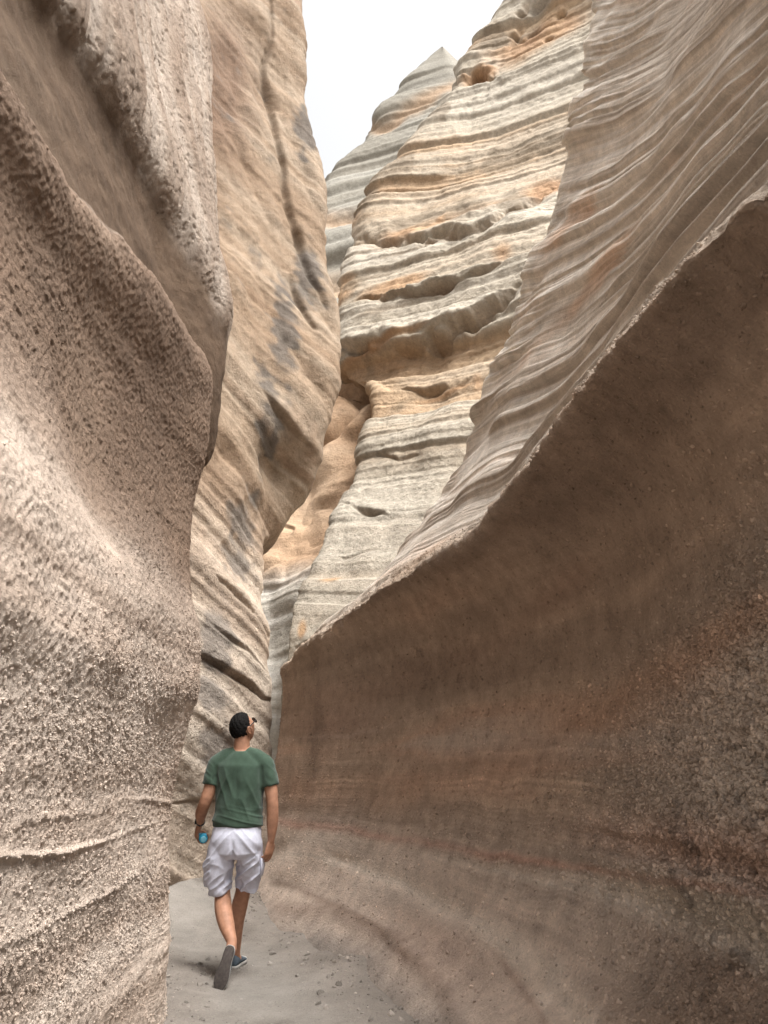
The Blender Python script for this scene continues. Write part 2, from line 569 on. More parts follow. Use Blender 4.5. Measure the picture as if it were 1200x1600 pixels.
    cu = ramp(q, [(-1, (.30, .25, .205)), (-.35, (.44, .385, .335)), (0, (.54, .49, .44)), (.4, (.64, .59, .54)), (1, (.55, .46, .39))])
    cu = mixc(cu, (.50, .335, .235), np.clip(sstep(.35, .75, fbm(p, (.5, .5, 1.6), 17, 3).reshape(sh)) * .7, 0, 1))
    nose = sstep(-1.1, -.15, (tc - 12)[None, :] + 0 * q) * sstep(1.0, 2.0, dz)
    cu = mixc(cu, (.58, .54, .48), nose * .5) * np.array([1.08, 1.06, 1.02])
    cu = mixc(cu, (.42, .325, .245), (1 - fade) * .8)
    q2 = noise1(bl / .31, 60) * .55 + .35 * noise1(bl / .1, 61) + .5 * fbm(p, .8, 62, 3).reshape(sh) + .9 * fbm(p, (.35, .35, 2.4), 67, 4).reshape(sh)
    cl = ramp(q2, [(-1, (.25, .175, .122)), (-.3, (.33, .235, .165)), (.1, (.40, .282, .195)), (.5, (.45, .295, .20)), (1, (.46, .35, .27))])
    zz = g[..., 2]
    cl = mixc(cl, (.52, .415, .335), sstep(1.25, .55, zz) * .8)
    cl = mixc(cl, (.33, .19, .13), np.clip(blob(g, P(590, 1490, 5.0), (.55, .9, .16)) * 1.1 + .7 * blob(g, P(470, 1130, 8.3), (1, 1.2, .25)), 0, 1) * .8)
    cl = mixc(cl, (.48, .40, .325), pebm * .8)
    cl = mixc(cl, (.50, .325, .24), led * np.exp(-((zl - 1.13) / .10) ** 2) * .85)
    cl = mixc(cl, (.72, .62, .51), led * np.exp(-((zl - .925) / .075) ** 2) * .95)  # pale band paints the light caught by the ledge top
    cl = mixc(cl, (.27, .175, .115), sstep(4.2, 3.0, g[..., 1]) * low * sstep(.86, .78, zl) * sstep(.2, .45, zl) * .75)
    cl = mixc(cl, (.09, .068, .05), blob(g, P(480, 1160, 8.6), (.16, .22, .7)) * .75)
    cl = mixc(cl, (.10, .07, .05), np.clip(pit, 0, 1) * .5)
    wA, wB, wC = fbm(p, 1.6, 800, 3).reshape(sh), fbm(p, 2.2, 820, 3).reshape(sh), fbm(p, 1.1, 840, 2).reshape(sh)
    for k_, (pts, wd, c_, am) in enumerate([([(425, 1283), (560, 1297), (680, 1322), (800, 1343), (1000, 1372), (1260, 1405)], 8, (.46, .26, .185), .8), ([(425, 1300), (560, 1315), (690, 1345), (800, 1375)], 6, (.54, .425, .335), .7),
                                            ([(425, 1335), (540, 1345), (660, 1392), (760, 1452), (840, 1530), (880, 1640)], 8, (.58, .475, .38), .75), ([(430, 1158), (520, 1150), (620, 1134), (700, 1105)], 4, (.45, .32, .24), .55),
                                            ([(440, 1232), (560, 1240), (700, 1226), (850, 1170), (1000, 1080), (1230, 930)], 34, (.42, .245, .15), .6), ([(430, 1378), (480, 1392), (560, 1432), (640, 1500)], 7, (.17, .11, .075), .55),
                                            ([(430, 1262), (560, 1272), (680, 1290)], 6, (.20, .14, .10), .45), ([(440, 1090), (600, 1075), (760, 1010), (900, 900)], 26, (.36, .215, .14), .4),
                                            ([(660, 1338), (800, 1368), (900, 1392), (1000, 1415), (1100, 1435), (1260, 1460)], 6, (.68, .59, .49), .5), ([(900, 1470), (1000, 1495), (1260, 1540)], 28, (.25, .16, .105), .1),  # ledge light painted as a pale line, then a dark brown band
                                            ([(700, 1420), (780, 1490), (850, 1580), (880, 1640)], 7, (.30, .19, .135), .5)]):
        d_, _ = poly_dist(px + 12 * wA, py + 9 * (wB if k_ % 2 else -wB), pts)
        cl = mixc(cl, c_, low * np.exp(-(d_ / wd) ** 2) * (g[..., 1] > 1) * am * np.clip(.8 + .8 * (wC if k_ % 2 else wA), 0, 1))
    zt = z_ = g[..., 2] + .06 * wA + .035 * wB
    thin = noise1(zt / .030, 63) * .6 + noise1(zt / .012, 64) * .4
    cl = cl * (1 + .34 * thin * (sstep(.35, .7, z_) * sstep(1.75, 1.2, z_) * np.clip(.45 + wC, 0, 1)))[..., None]
    cl = mixc(cl, (.70, .58, .47), vein * .9)
    cl = mixc(cl, (.20, .125, .085), vein2 * .5)
    gy = cl.mean(-1, keepdims=True)
    cl = (cl * .80 + gy * .20) * np.array([1.15, 1.135, 1.12])
    cl = cl * np.minimum(1, .66 / cl.max(-1, keepdims=True))
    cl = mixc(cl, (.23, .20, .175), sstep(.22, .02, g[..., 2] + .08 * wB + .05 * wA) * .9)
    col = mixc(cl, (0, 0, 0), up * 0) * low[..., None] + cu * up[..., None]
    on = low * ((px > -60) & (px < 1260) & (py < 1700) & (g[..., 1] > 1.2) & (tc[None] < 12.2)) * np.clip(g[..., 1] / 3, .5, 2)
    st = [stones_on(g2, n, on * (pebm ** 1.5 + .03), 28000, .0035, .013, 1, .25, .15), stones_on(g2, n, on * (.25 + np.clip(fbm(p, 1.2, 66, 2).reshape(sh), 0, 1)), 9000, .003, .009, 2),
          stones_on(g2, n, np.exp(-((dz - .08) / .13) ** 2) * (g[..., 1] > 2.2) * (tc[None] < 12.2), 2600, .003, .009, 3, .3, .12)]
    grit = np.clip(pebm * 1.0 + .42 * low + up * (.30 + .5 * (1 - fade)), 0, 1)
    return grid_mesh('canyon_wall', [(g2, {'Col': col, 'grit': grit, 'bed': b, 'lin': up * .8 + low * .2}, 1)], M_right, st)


tag(right_wall(), 'pale striped rock wall overhanging a dark brown hollow, sweeping along the right side', 'rock wall', 'structure')


# ------------------------------------------------------------------ left near wall
def left_wall():
    T = [  # near (Y=1.8), mid (3.2), far (4.3), nose: each (x, z[, Y])
        ((-1.05, -.3), (-1.12, -.3), (-1.18, -.3), (-1.2, -.3, 4.95)),
        ((-1.05, 0), (-1.12, 0), (-1.18, 0), (-1.20, 0, 4.95)),
        ((-1.02, .5), (-1.1, .5), (-1.17, .5), (-1.20, .5, 4.8)),
        ((-1.03, 1.13), (-1.13, 1.13), (-1.22, 1.13), (-1.275, 1.13, 4.7)),
        ((-1.02, 1.5), (-1.10, 1.5), (-1.18, 1.5), (-1.21, 1.5, 4.7)),
        ((-1.0, 1.9), (-1.08, 1.9), (-1.12, 1.9), (-1.145, 1.9, 4.7)),
        ((-1.15, 2.6), (-1.27, 2.7), (-1.25, 2.7), (-1.24, 2.7, 4.7)),
        ((-1.20, 3.0), (-1.28, 3.3), (-1.25, 3.45), (-1.20, 3.5, 4.7)),
        ((-1.17, 3.3), (-1.21, 3.72), (-1.22, 3.9), (-1.22, 3.95, 4.75)),
        ((-1.24, 3.36), (-1.29, 3.78), (-1.31, 3.95), (-1.36, 3.98, 4.88)),
        ((-1.38, 3.5), (-1.45, 3.92), (-1.45, 4.02), (-1.5, 3.75, 5.05)),
        ((-1.52, 4.0), (-1.56, 4.4), (-1.54, 4.5), (-1.33, 3.5, 5.25)),
        ((-1.58, 4.4), (-1.62, 4.87), (-1.56, 4.95), (-1.22, 4.45, 5.25)),
        ((-1.52, 4.6), (-1.55, 5.05), (-1.48, 5.15), (-1.19, 4.7, 5.25)),
        ((-1.6, 5.4), (-1.62, 5.8), (-1.58, 5.8), (-1.32, 5.27, 5.2)),
        ((-1.8, 6.4), (-1.8, 6.7), (-1.74, 6.6), (-1.45, 6.25, 5.2)),
        ((-2.0, 7.4), (-2.0, 7.7), (-1.9, 7.6), (-1.57, 7.32, 5.2)),
        ((-2.2, 8.2), (-2.2, 8.5), (-2.1, 8.4), (-1.72, 8.1, 5.2)),
        ((-2.7, 10.5), (-2.7, 10.5), (-2.6, 10.5), (-2.2, 10.5, 5.2)),
        ((-6, 11), (-6, 11), (-6, 11), (-6, 11, 5.2)),
    ]
    ctrl = []
    for a, m, f, nz in T:
        r = [(a[0] - 3.5, -2.2, a[1]), (a[0] - .5, -1.0, a[1]), (a[0] + .02, .4, a[1]), (a[0], 1.8, a[1]), (m[0], 3.2, m[1]), (f[0], 4.3, f[1]),
             (nz[0], nz[2], nz[1]), (nz[0] - .07, nz[2] + .13, nz[1]), (nz[0] - .35, nz[2] + .4, nz[1]),
             (nz[0] - 1.3, nz[2] + .9, nz[1]), (nz[0] - 3.2, nz[2] + 1.3, nz[1])]
        ctrl.append(r)
    g, tr, tc = surface(ctrl, DENS, 1.3)
    sh = g.shape[:2]
    n = normals(g, 1)
    p = g.reshape(-1, 3).astype(np.float32)
    rowp = np.repeat(tr[:, None], sh[1], 1)
    belly = sstep(8.6, 8.0, rowp)
    face = sstep(11.8, 12.6, rowp)
    groove = np.clip(1 - belly - face, 0, 1)
    b = bedding(g, (0.0, -0.01), .10, .4, 105)
    m1 = fbm(p, .8, 111, 3).reshape(sh)
    z = g[..., 2]
    lay = layers(b, 130, [(.5, .5), (.2, .5), (.08, .3)])
    lowz = sstep(1.7, 1.1, z)
    d = belly * lay * (.012 + .004 * lowz)
    d += belly * .07 * m1
    # long ledges near the bottom
    for zz, am, wd in ((1.17, .016, .014), (1.075, .018, .010), (.86, .012, .012), (.80, .010, .02), (.45, .008, .03)):
        zq = z + .045 * fbm(p, 1.0, int(zz * 100), 3).reshape(sh) + .012 * fbm(p, 7, int(zz * 100) + 5, 2).reshape(sh)
        d -= belly * am * np.exp(-((zq - zz) / wd) ** 2) * np.clip(.4 + 1.2 * noise3(p, 1.1, int(zz * 90)).reshape(sh), 0, 1.4)
    # the two diagonal swells of pebbles
    for zz, am in ((1.72, .012), (2.15, .02)):
        zq = z + .12 * m1
        d -= belly * am * np.exp(-((zq - zz) / .09) ** 2)
    pebm = belly * np.clip(.16 + 1.5 * fbm(p, (.8, .8, 2.6), 140, 3).reshape(sh) + .5 * blob(g, P(150, 1100, 3.4), (1, 1.8, .35)), 0, 1)
    ridg = np.maximum(0, fbm(p, 26, 161, 3).reshape(sh) - .02) * 2.2 + np.maximum(0, noise3(p, 52, 163).reshape(sh) - .1) * .7
    d += belly * (.001 + .0048 * pebm) * ridg + belly * .006 * fbm(p, 55, 162, 2).reshape(sh)
    # upper face: rills running down the slope
    pr = np.stack([p[:, 0] * 1.0, p[:, 1] * 3.2 + .35 * p[:, 2], p[:, 2] * .45], 1)
    rill = fbm(pr, 2.0, 170, 4).reshape(sh)
    d += face * (.05 * rill + .06 * m1 + .009 * ridg)
    d += groove * (.025 * m1 + .012 * fbm(p, 8, 180, 3).reshape(sh))
    edge = np.exp(-((rowp - 8.3) / .5) ** 2)
    d += edge * .03 * fbm(p, 5, 190, 4).reshape(sh)
    g2 = g + n * d[..., None]
    px, py = proj(g2)
    # colour
    q = .45 * noise1(b / .3, 150) + .3 * noise1(b / .09, 151) + .7 * m1
    cb = ramp(q, [(-1, (.33, .27, .225)), (-.3, (.43, .365, .315)), (.1, (.50, .44, .39)), (.6, (.55, .495, .445)), (1, (.5, .42, .36))])
    br = sstep(1.95, 2.75, z + .35 * m1 + .10 * (g[..., 1] - 3)) * belly  # upper belly: brown stain with the overhang's shade painted in
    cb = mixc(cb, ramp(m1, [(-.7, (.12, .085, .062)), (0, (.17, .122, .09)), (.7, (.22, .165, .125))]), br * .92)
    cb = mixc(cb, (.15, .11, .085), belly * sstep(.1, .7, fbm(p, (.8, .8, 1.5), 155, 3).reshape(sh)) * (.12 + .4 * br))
    cf = ramp(rill + .3 * m1, [(-.8, (.23, .175, .135)), (-.2, (.33, .275, .23)), (.1, (.40, .35, .305)), (.6, (.45, .405, .365))])
    cg = ramp(m1 + .4 * noise1(b / .1, 158), [(-.8, (.12, .084, .058)), (0, (.165, .117, .082)), (.8, (.21, .155, .112))])  # groove painted dark brown for the shade on its downward-facing side
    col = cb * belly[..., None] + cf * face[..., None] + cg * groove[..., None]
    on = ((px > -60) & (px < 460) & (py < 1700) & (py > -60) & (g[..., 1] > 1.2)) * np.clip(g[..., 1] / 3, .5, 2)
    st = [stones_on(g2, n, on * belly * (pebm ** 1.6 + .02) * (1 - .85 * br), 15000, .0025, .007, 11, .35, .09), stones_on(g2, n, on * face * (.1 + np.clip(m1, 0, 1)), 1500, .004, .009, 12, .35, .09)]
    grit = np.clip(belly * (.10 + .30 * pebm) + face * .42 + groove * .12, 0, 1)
    return grid_mesh('canyon_wall', [(g2, {'Col': col * (1 - .17 * face - .42 * groove)[..., None] * np.array([1.27, 1.195, 1.125]), 'grit': grit, 'bed': b, 'lin': belly * (.35 + .4 * lowz) + face * .1 + groove * .1}, 1)], M_near, st)  # groove colour lowered further for its painted shade


tag(left_wall(), 'grey beige pebbly rock wall filling the left edge, with a brown groove across its top', 'rock wall', 'structure')


# ------------------------------------------------------------------ second left wall, beyond the first
def second_left_wall():
    K = [
        [(230, 1480, 8.0), (290, 1480, 8.6), (330, 1470, 8.9), (370, 1460, 9.2), (400, 1450, 9.6), (435, 1440, 9.9)],
        [(230, 1390, 8.0), (280, 1385, 8.5), (320, 1378, 8.8), (370, 1368, 9.2), (400, 1360, 9.5), (434, 1350, 9.8)],
        [(230, 1320, 7.9), (280, 1320, 8.4), (320, 1315, 8.7), (370, 1305, 9.1), (400, 1300, 9.4), (433, 1290, 9.75)],
        [(230, 1220, 7.8), (280, 1220, 8.25), (320, 1220, 8.5), (365, 1220, 8.9), (400, 1220, 9.3), (431, 1220, 9.7)],
        [(240, 1130, 7.7), (285, 1130, 8.1), (325, 1130, 8.4), (365, 1130, 8.8), (395, 1130, 9.2), (427, 1130, 9.65)],
        [(240, 1010, 7.7), (285, 1010, 8.1), (325, 1010, 8.4), (365, 1012, 8.8), (395, 1015, 9.2), (423, 1020, 9.6)],
        [(240, 900, 7.7), (285, 900, 8.1), (325, 900, 8.4), (360, 905, 8.8), (390, 908, 9.2), (416, 912, 9.6)],
        [(250, 815, 7.8), (300, 815, 8.2), (335, 818, 8.5), (365, 822, 8.8), (392, 826, 9.3), (414, 850, 9.7)],
        [(260, 760, 7.9), (310, 758, 8.3), (345, 758, 8.6), (375, 762, 8.9), (404, 770, 9.5), (432, 828, 10.15)],
        [(270, 705, 8.0), (320, 700, 8.4), (350, 700, 8.7), (380, 706, 9.0), (415, 735, 9.75), (478, 760, 10.1)],
        [(280, 640, 8.1), (325, 640, 8.5), (360, 645, 8.8), (395, 655, 9.1), (440, 675, 9.5), (499, 692, 10.0)],
        [(290, 560, 8.2), (335, 560, 8.6), (370, 560, 8.95), (410, 565, 9.3), (460, 575, 9.65), (520, 610, 10.1)],
        [(290, 490, 8.2), (335, 490, 8.7), (375, 490, 9.05), (410, 490, 9.4), (460, 500, 9.75), (528, 535, 10.2)],
        [(290, 400, 8.3), (335, 400, 8.8), (372, 400, 9.15), (408, 400, 9.5), (450, 410, 9.9), (511, 425, 10.4)],
        [(285, 290, 8.4), (330, 290, 8.95), (365, 290, 9.35), (400, 290, 9.7), (440, 290, 10.05), (500, 285, 10.6)],
        [(275, 200, 8.5), (322, 200, 9.05), (355, 200, 9.45), (390, 200, 9.8), (425, 200, 10.15), (483, 200, 10.65)],
        [(270, 110, 8.6), (315, 110, 9.2), (350, 110, 9.6), (385, 110, 9.95), (420, 110, 10.25), (469, 115, 10.7)],
        [(265, 0, 8.8), (312, 0, 9.3), (345, 0, 9.75), (378, 0, 10.1), (415, 0, 10.35), (465, 0, 10.8)],
        [(260, -130, 9), (307, -130, 9.5), (340, -130, 9.9), (372, -130, 10.2), (408, -130, 10.6), (462, -130, 11)],
        [(250, -260, 9.3), (300, -260, 9.8), (335, -260, 10.2), (365, -260, 10.5), (400, -260, 10.9), (455, -260, 11.3)],
    ]
    ctrl = []
    for r in K:
        q = [P(*e) for e in r]
        x0, y0, z0 = q[0]
        x1, y1, z1 = q[-1]
        ctrl.append([(x0 - 3.0, y0 - 1.7, z0), (x0 - .9, y0 - .7, z0)] + q + [(x1 - .06, y1 + .2, z1), (x1 - .4, y1 + .9, z1), (x1 - 2.2, y1 + 3.0, z1)])
    q = ctrl[-1]
    ctrl.append([(x - 3.5, y + .5, z + .3) for x, y, z in q])
    g, tr, tc = surface(ctrl, DENS * 1.15)
    sh = g.shape[:2]
    n = normals(g, -1)
    p = g.reshape(-1, 3).astype(np.float32)
    b = bedding(g, (.40, .33), .22, .25, 205)
    m1 = fbm(p, .45, 211, 3).reshape(sh)
    z = g[..., 2]
    lay = layers(b, 230, [(1.3, .5), (.5, .5), (.2, .35), (.08, .2)])
    d = lay * .055 * (.7 + .5 * m1) * sstep(7.5, 4.0, z) + lay * .03
    d += .16 * m1 + .012 * fbm(p, 9, 260, 3).reshape(sh)
    pv = np.stack([p[:, 0] * 1.6, p[:, 1] * 1.6, p[:, 2] * .3], 1)
    rill = fbm(pv, 1.4, 240, 4).reshape(sh)
    d += .07 * rill * sstep(4.5, 7, z)
    # traced cracks and ledges
    px, py = proj(g)
    vis = (np.repeat(tc[None], sh[0], 0) > 1) & (np.repeat(tc[None], sh[0], 0) < 7.3)
    wob = 5 * fbm(p, 3.5, 280, 3).reshape(sh)
    cracks = [([(422, -40), (421, 60), (412, 110), (428, 190), (441, 260), (452, 330), (468, 390), (488, 440), (512, 480)], 4, .10),
              ([(296, 1016), (330, 1030), (360, 1050), (400, 1075), (428, 1095)], 4.5, .075),
              ([(345, 900), (375, 930), (400, 965), (428, 1005)], 4, .10),
              ([(405, 615), (430, 650), (455, 680), (480, 700)], 4, .10),
              ([(455, 425), (470, 470), (490, 515)], 3.5, .07),
              ([(310, 960), (345, 990), (390, 1020), (428, 1055)], 4, .06),
              ([(262, 1258), (330, 1246), (400, 1256)], 4, .05),
              ]
    dark = 0
    for k_, (pts, wd, am) in enumerate(cracks):
        dd, k = crack(px, py, p, sh, pts, wd, am, k_ * 3, .45, 6, .85 if k_ in (0, 1, 4) else .3)
        d += dd * vis
        dark = dark + k * vis
    d += .22 * np.abs(fbm(np.stack([p[:, 0] + .35 * p[:, 2], p[:, 1] + .25 * p[:, 2], p[:, 2] * .5], 1), .75, 291, 3).reshape(sh)) * sstep(3.2, 5, z)
    g2 = g + n * d[..., None]
    q = .5 * noise1(b / .6, 250) + .3 * noise1(b / .17, 251) + .55 * m1 + .35 * rill
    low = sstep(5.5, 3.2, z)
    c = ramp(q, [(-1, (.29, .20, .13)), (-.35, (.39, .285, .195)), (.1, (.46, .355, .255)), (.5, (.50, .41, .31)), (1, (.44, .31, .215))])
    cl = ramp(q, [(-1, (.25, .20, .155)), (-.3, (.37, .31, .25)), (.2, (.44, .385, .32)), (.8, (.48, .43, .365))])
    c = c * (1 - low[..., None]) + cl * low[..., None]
    c = mixc(c, (.24, .155, .105), np.clip(blob(g, P(345, 130, 9.5), (.55, 1.4, 2.6)) * 1.2, 0, 1) * .85)  # brown blob paints the shade of the upper left recess into the colour
    st = 0
    for (a, bb, Y), r in (((440, 520, 9.5), (.26, .5, 1.5)), ((415, 600, 9.2), (.22, .5, .9)), ((415, 680, 9.3), (.26, .5, .45)), ((480, 430, 10.1), (.2, .5, .9)), ((380, 800, 9.0), (.22, .5, .6)),
                          ((375, 880, 9.0), (.3, .5, .3)), ((345, 990, 8.5), (.22, .5, .5)), ((330, 1090, 8.4), (.35, .5, .28)), ((350, 1160, 8.6), (.4, .6, .3)), ((475, 220, 10.5), (.2, .5, 1.0))):
        st = np.maximum(st, blob(g, P(a, bb, Y), r))
    st = sstep(.25, .70, st * .8 + .45 * fbm(np.stack([p[:, 0] * 2.2, p[:, 1] * 2.2, p[:, 2] * .8], 1), 1.3, 290, 5).reshape(sh) + .25 * noise1(b / .12, 295) + .2 * noise3(p, 9, 296).reshape(sh))
    c = mixc(c, (.18, .163, .145), st * .85)
    c = mixc(c, (.10, .075, .055), np.clip(dark, 0, 1) * .3)
    grit = np.clip(.25 + .45 * low + .4 * m1, 0, 1)
    return grid_mesh('canyon_wall', [(g2, {'Col': c * (.50 + .55 * low)[..., None] * np.array([.95, .90, .865]), 'grit': grit, 'bed': b, 'lin': .25 + .2 * low}, 1)], M_mid)  # upper wall painted darker to offset the sun falling on it


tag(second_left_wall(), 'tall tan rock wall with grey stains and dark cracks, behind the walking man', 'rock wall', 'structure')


# ------------------------------------------------------------------ banded cliff closing the view
def main_cliff():
    K = [
        [(805, -60, 21), (860, -60, 19.5), (910, -60, 18.5), (970, -60, 17.5), (1060, -60, 16.5)],
        [(797, 2, 20.7), (845, 0, 19.2), (900, 0, 18.2), (960, 0, 17.2), (1040, 0, 16)],
        [(770, 40, 20.6), (830, 40, 19.1), (890, 40, 18.1), (950, 40, 17.1), (1030, 40, 15.9)],
        [(740, 65, 20.5), (800, 72, 19.1), (860, 75, 18), (935, 75, 17), (1015, 75, 15.8)],
        [(722, 90, 20.5), (778, 110, 19), (845, 115, 17.8), (915, 120, 16.8), (995, 120, 15.5)],
        [(708, 150, 20), (755, 170, 18.5), (825, 175, 17.3), (893, 178, 16.3), (975, 178, 15)],
        [(668, 200, 19.5), (735, 220, 18), (803, 230, 16.9), (872, 232, 15.8), (955, 232, 14.6)],
        [(612, 262, 19), (695, 285, 17.4), (772, 292, 16.2), (852, 288, 15.2), (935, 288, 14.2)],
        [(568, 312, 18.5), (662, 338, 16.9), (742, 340, 15.7), (830, 330, 14.7), (905, 330, 13.8)],
        [(548, 375, 18), (640, 376, 16.3), (730, 367, 15.2), (810, 348, 14.3), (892, 338, 13.5)],
        [(530, 435, 17), (620, 445, 15.6), (700, 438, 14.7), (780, 420, 13.8), (862, 400, 13.2)],
        [(526, 490, 16.4), (615, 500, 15.1), (700, 492, 14.2), (770, 478, 13.5), (842, 460, 12.9)],
        [(526, 545, 16), (610, 548, 14.7), (690, 535, 13.9), (752, 520, 13.2), (825, 505, 12.6)],
        [(540, 595, 15.6), (605, 590, 14.4), (668, 585, 13.6), (732, 575, 12.9), (802, 560, 12.4)],
        [(584, 612, 14.3), (622, 628, 13.6), (672, 638, 13), (718, 640, 12.4), (785, 630, 12)],
        [(577, 655, 13.8), (610, 672, 13.2), (652, 690, 12.6), (692, 692, 12), (765, 690, 11.6)],
        [(562, 735, 13.1), (600, 748, 12.4), (637, 758, 11.9), (668, 768, 11.5), (735, 768, 11.2)],
        [(522, 808, 12.3), (560, 818, 11.7), (600, 825, 11.3), (640, 830, 11), (705, 830, 10.8)],
        [(497, 870, 11.6), (530, 880, 11.2), (562, 888, 10.8), (602, 890, 10.5), (655, 890, 10.3)],
        [(456, 948, 10.9), (482, 958, 10.6), (510, 963, 10.4), (542, 965, 10.2), (605, 965, 10)],
        [(446, 1000, 10.6), (466, 1010, 10.4), (482, 1018, 10.25), (502, 1025, 10.1), (555, 1028, 10)],
        [(436, 1090, 10.5), (460, 1095, 10.4), (480, 1098, 10.3), (500, 1098, 10.2), (550, 1098, 10.1)],
        [(431, 1300, 10.4), (455, 1300, 10.4), (480, 1300, 10.3), (500, 1300, 10.2), (550, 1300, 10.1)],
    ]
    ctrl = []
    for r in K:
        q = [P(*e) for e in r]
        x, y, z = q[0]
        ctrl.append([(x + 2.5, y + 4.0, z - .2), (x + .55, y + 1.2, z - .1), (x + .08, y + .25, z)] + q)
    top = [(x + 3, y + 4, z + .3) for x, y, z in ctrl[0]]
    ctrl = [top] + ctrl
    g, tr, tc = surface(ctrl, DENS * 1.25)
    sh = g.shape[:2]
    n = normals(g, 1)
    p = g.reshape(-1, 3).astype(np.float32)
    b = bedding(g, (.15, -.02), .55, .10, 305)
    m1 = fbm(p, .22, 311, 3).reshape(sh)
    z = g[..., 2]
    colp = np.repeat(tc[None], sh[0], 0)
    lay = layers(b, 331, [(2.4, .45), (1.0, .5), (.42, .5), (.17, .3), (.08, .15)])
    pv = np.stack([p[:, 0] * 1.0, p[:, 1] * 1.0, p[:, 2] * .22], 1)
    rill = fbm(pv, 1.0, 340, 4).reshape(sh)
    bk = .65 * blocks(b / 1.9, 335, .12) + .45 * blocks(b / .72 + .5 * m1, 336, .2) * np.clip(.5 + 1.5 * m1, 0, 1.2)
    bf = blocks(b / .19 + .5 * m1, 337, .25)
    d = .21 * bk + .035 * bf + .05 * lay * np.clip(.7 + 1.0 * m1, .2, 1.5) + .28 * m1 + .06 * rill + .035 * fbm(p, 4, 345, 4).reshape(sh)
    sc_ = sstep(2.0, 9.0, z)                       # smaller relief close to the slot
    d *= .45 + .55 * sc_
    px, py = proj(g)
    wob = 5 * fbm(p, 1.2, 380, 3).reshape(sh)
    vis = colp > 2
    dark = 0
    for k_, (pts, wd, am) in enumerate([([(526, 548), (590, 556), (650, 545), (700, 532), (750, 508), (820, 460)], 6, .40),
                        ([(556, 372), (620, 378), (690, 372), (760, 360), (820, 330), (860, 290)], 6, .40),
                        ([(540, 470), (600, 476), (660, 472), (720, 455), (800, 418)], 4, .25),
                        ([(590, 612), (660, 612), (720, 600), (770, 570)], 4, .2),
                        ([(712, 132), (745, 118), (772, 128)], 7, .5),
                        ([(765, 138), (790, 85), (815, 30), (830, -30)], 6, .25),
                        ([(535, 788), (570, 800), (610, 806)], 3, .10), ([(500, 868), (540, 872), (595, 860)], 3, .10),
                        ([(455, 1008), (500, 992), (535, 972)], 3, .07), ([(585, 715), (625, 722), (670, 716)], 3, .10)]):
        dd, k = crack(px, py, p, sh, pts, wd, am, 100 + k_ * 3, .5, 5)
        d += dd * vis
        dark = dark + k * vis
    # round wind holes in the orange tuff near the top
    holes = 0
    for a, bb, Y, r in ((843, 10, 19.2, .30), (815, 28, 19.6, .12), (876, 18, 18.4, .12), (828, 55, 19.2, .12), (800, 60, 19.6, .12), (858, 60, 18.2, .10)):
        c0 = np.asarray(P(a, bb, Y))
        k = np.exp(-(((g - c0)[..., 0] ** 2 + (g - c0)[..., 2] ** 2) / (r * r)))
        holes = np.maximum(holes, k)
    d -= .5 * holes
    g2 = g + n * d[..., None]
    # colour: pale grey ash beds, orange beds, dark drips
    q = -.7 * bk + .10 * bf + .10 * noise1(b / .5, 351) + .08 * noise1(b / .10, 352) + .35 * m1 + .2 * rill
    c = ramp(q, [(-1, (.345, .32, .28)), (-.45, (.325, .30, .26)), (-.1, (.305, .275, .23)), (.2, (.305, .255, .20)), (.5, (.32, .24, .165)), (1, (.29, .20, .13))])
    org = 0
    for (a, bb, Y), r, k in (((840, 60, 18.6), (2.3, 2.5, 1.6), 1), ((750, 130, 19.5), (.8, 2, .8), 1), ((680, 345, 16.2), (2.2, 3, .65), 1), ((850, 290, 15), (.8, 1.5, .9), .9),
                              ((620, 455, 15.4), (1.2, 2, .45), .9), ((540, 455, 16.5), (.5, 1, .8), .8), ((600, 550, 14.8), (1.6, 2, .13), .9), ((700, 605, 12.9), (1.0, 2, .12), .8), ((560, 330, 18), (.7, 1.2, .8), .6),
                              ((790, 400, 13.8), (.35, 1.0, .8), .55), ((745, 590, 12.5), (.2, .8, .5), .7), ((470, 985, 10.6), (.1, .4, .25), .9), ((515, 905, 10.9), (.25, .5, .10), .8), ((580, 760, 12), (.1, .4, .4), .4)):
        org = np.maximum(org, k * blob(g, P(a, bb, Y), r))
    org = sstep(.25, .75, org + .25 * fbm(p, .8, 360, 4).reshape(sh))
    c = mixc(c, ramp(rill, [(-.6, (.25, .145, .08)), (.3, (.34, .225, .135)), (.7, (.36, .27, .185))]), org * .85)
    st = 0
    for (a, bb, Y), r in (((660, 330, 16.4), (1.5, 3, .5)), ((720, 320, 15.8), (.8, 2, .9)), ((800, 310, 15), (.5, 1.5, 1.1)), ((790, 240, 16.8), (.9, 2, .9)), ((860, 200, 16), (.9, 2, .7)), ((690, 175, 19), (.5, 1.5, 1.0)),
                          ((620, 270, 18.5), (.9, 2, .9)), ((570, 320, 18.3), (.4, 1.5, .9)), ((560, 440, 16.2), (.5, 1, .25)), ((600, 425, 15.8), (.9, 1.5, .18)), ((640, 490, 15), (1.6, 2, .2)),
                          ((770, 70, 20), (.5, 2, 1.1)), ((560, 395, 17), (1.0, 2, .15)), ((640, 395, 16), (1.0, 2, .12)), ((640, 840, 11.1), (.5, .8, .3)), ((520, 985, 10.4), (.3, .4, .3))):
        st = np.maximum(st, blob(g, P(a, bb, Y), r))
    drip = fbm(np.stack([p[:, 0] * 2.6, p[:, 1] * 2.6, p[:, 2] * .5], 1), 1.0, 370, 4).reshape(sh)
    st = sstep(.22, .62, st + .6 * drip - .10 * bk)
    c = mixc(c, (.16, .13, .098), st * .7)
    c = mixc(c, (.22, .13, .07), np.clip(dark, 0, 1) * .5)
    c = mixc(c, (.12, .08, .06), holes * .5)
    lowg = sstep(7.5, 4.5, z)
    c = mixc(c, (.31, .295, .265), lowg * (1 - org) * .55)
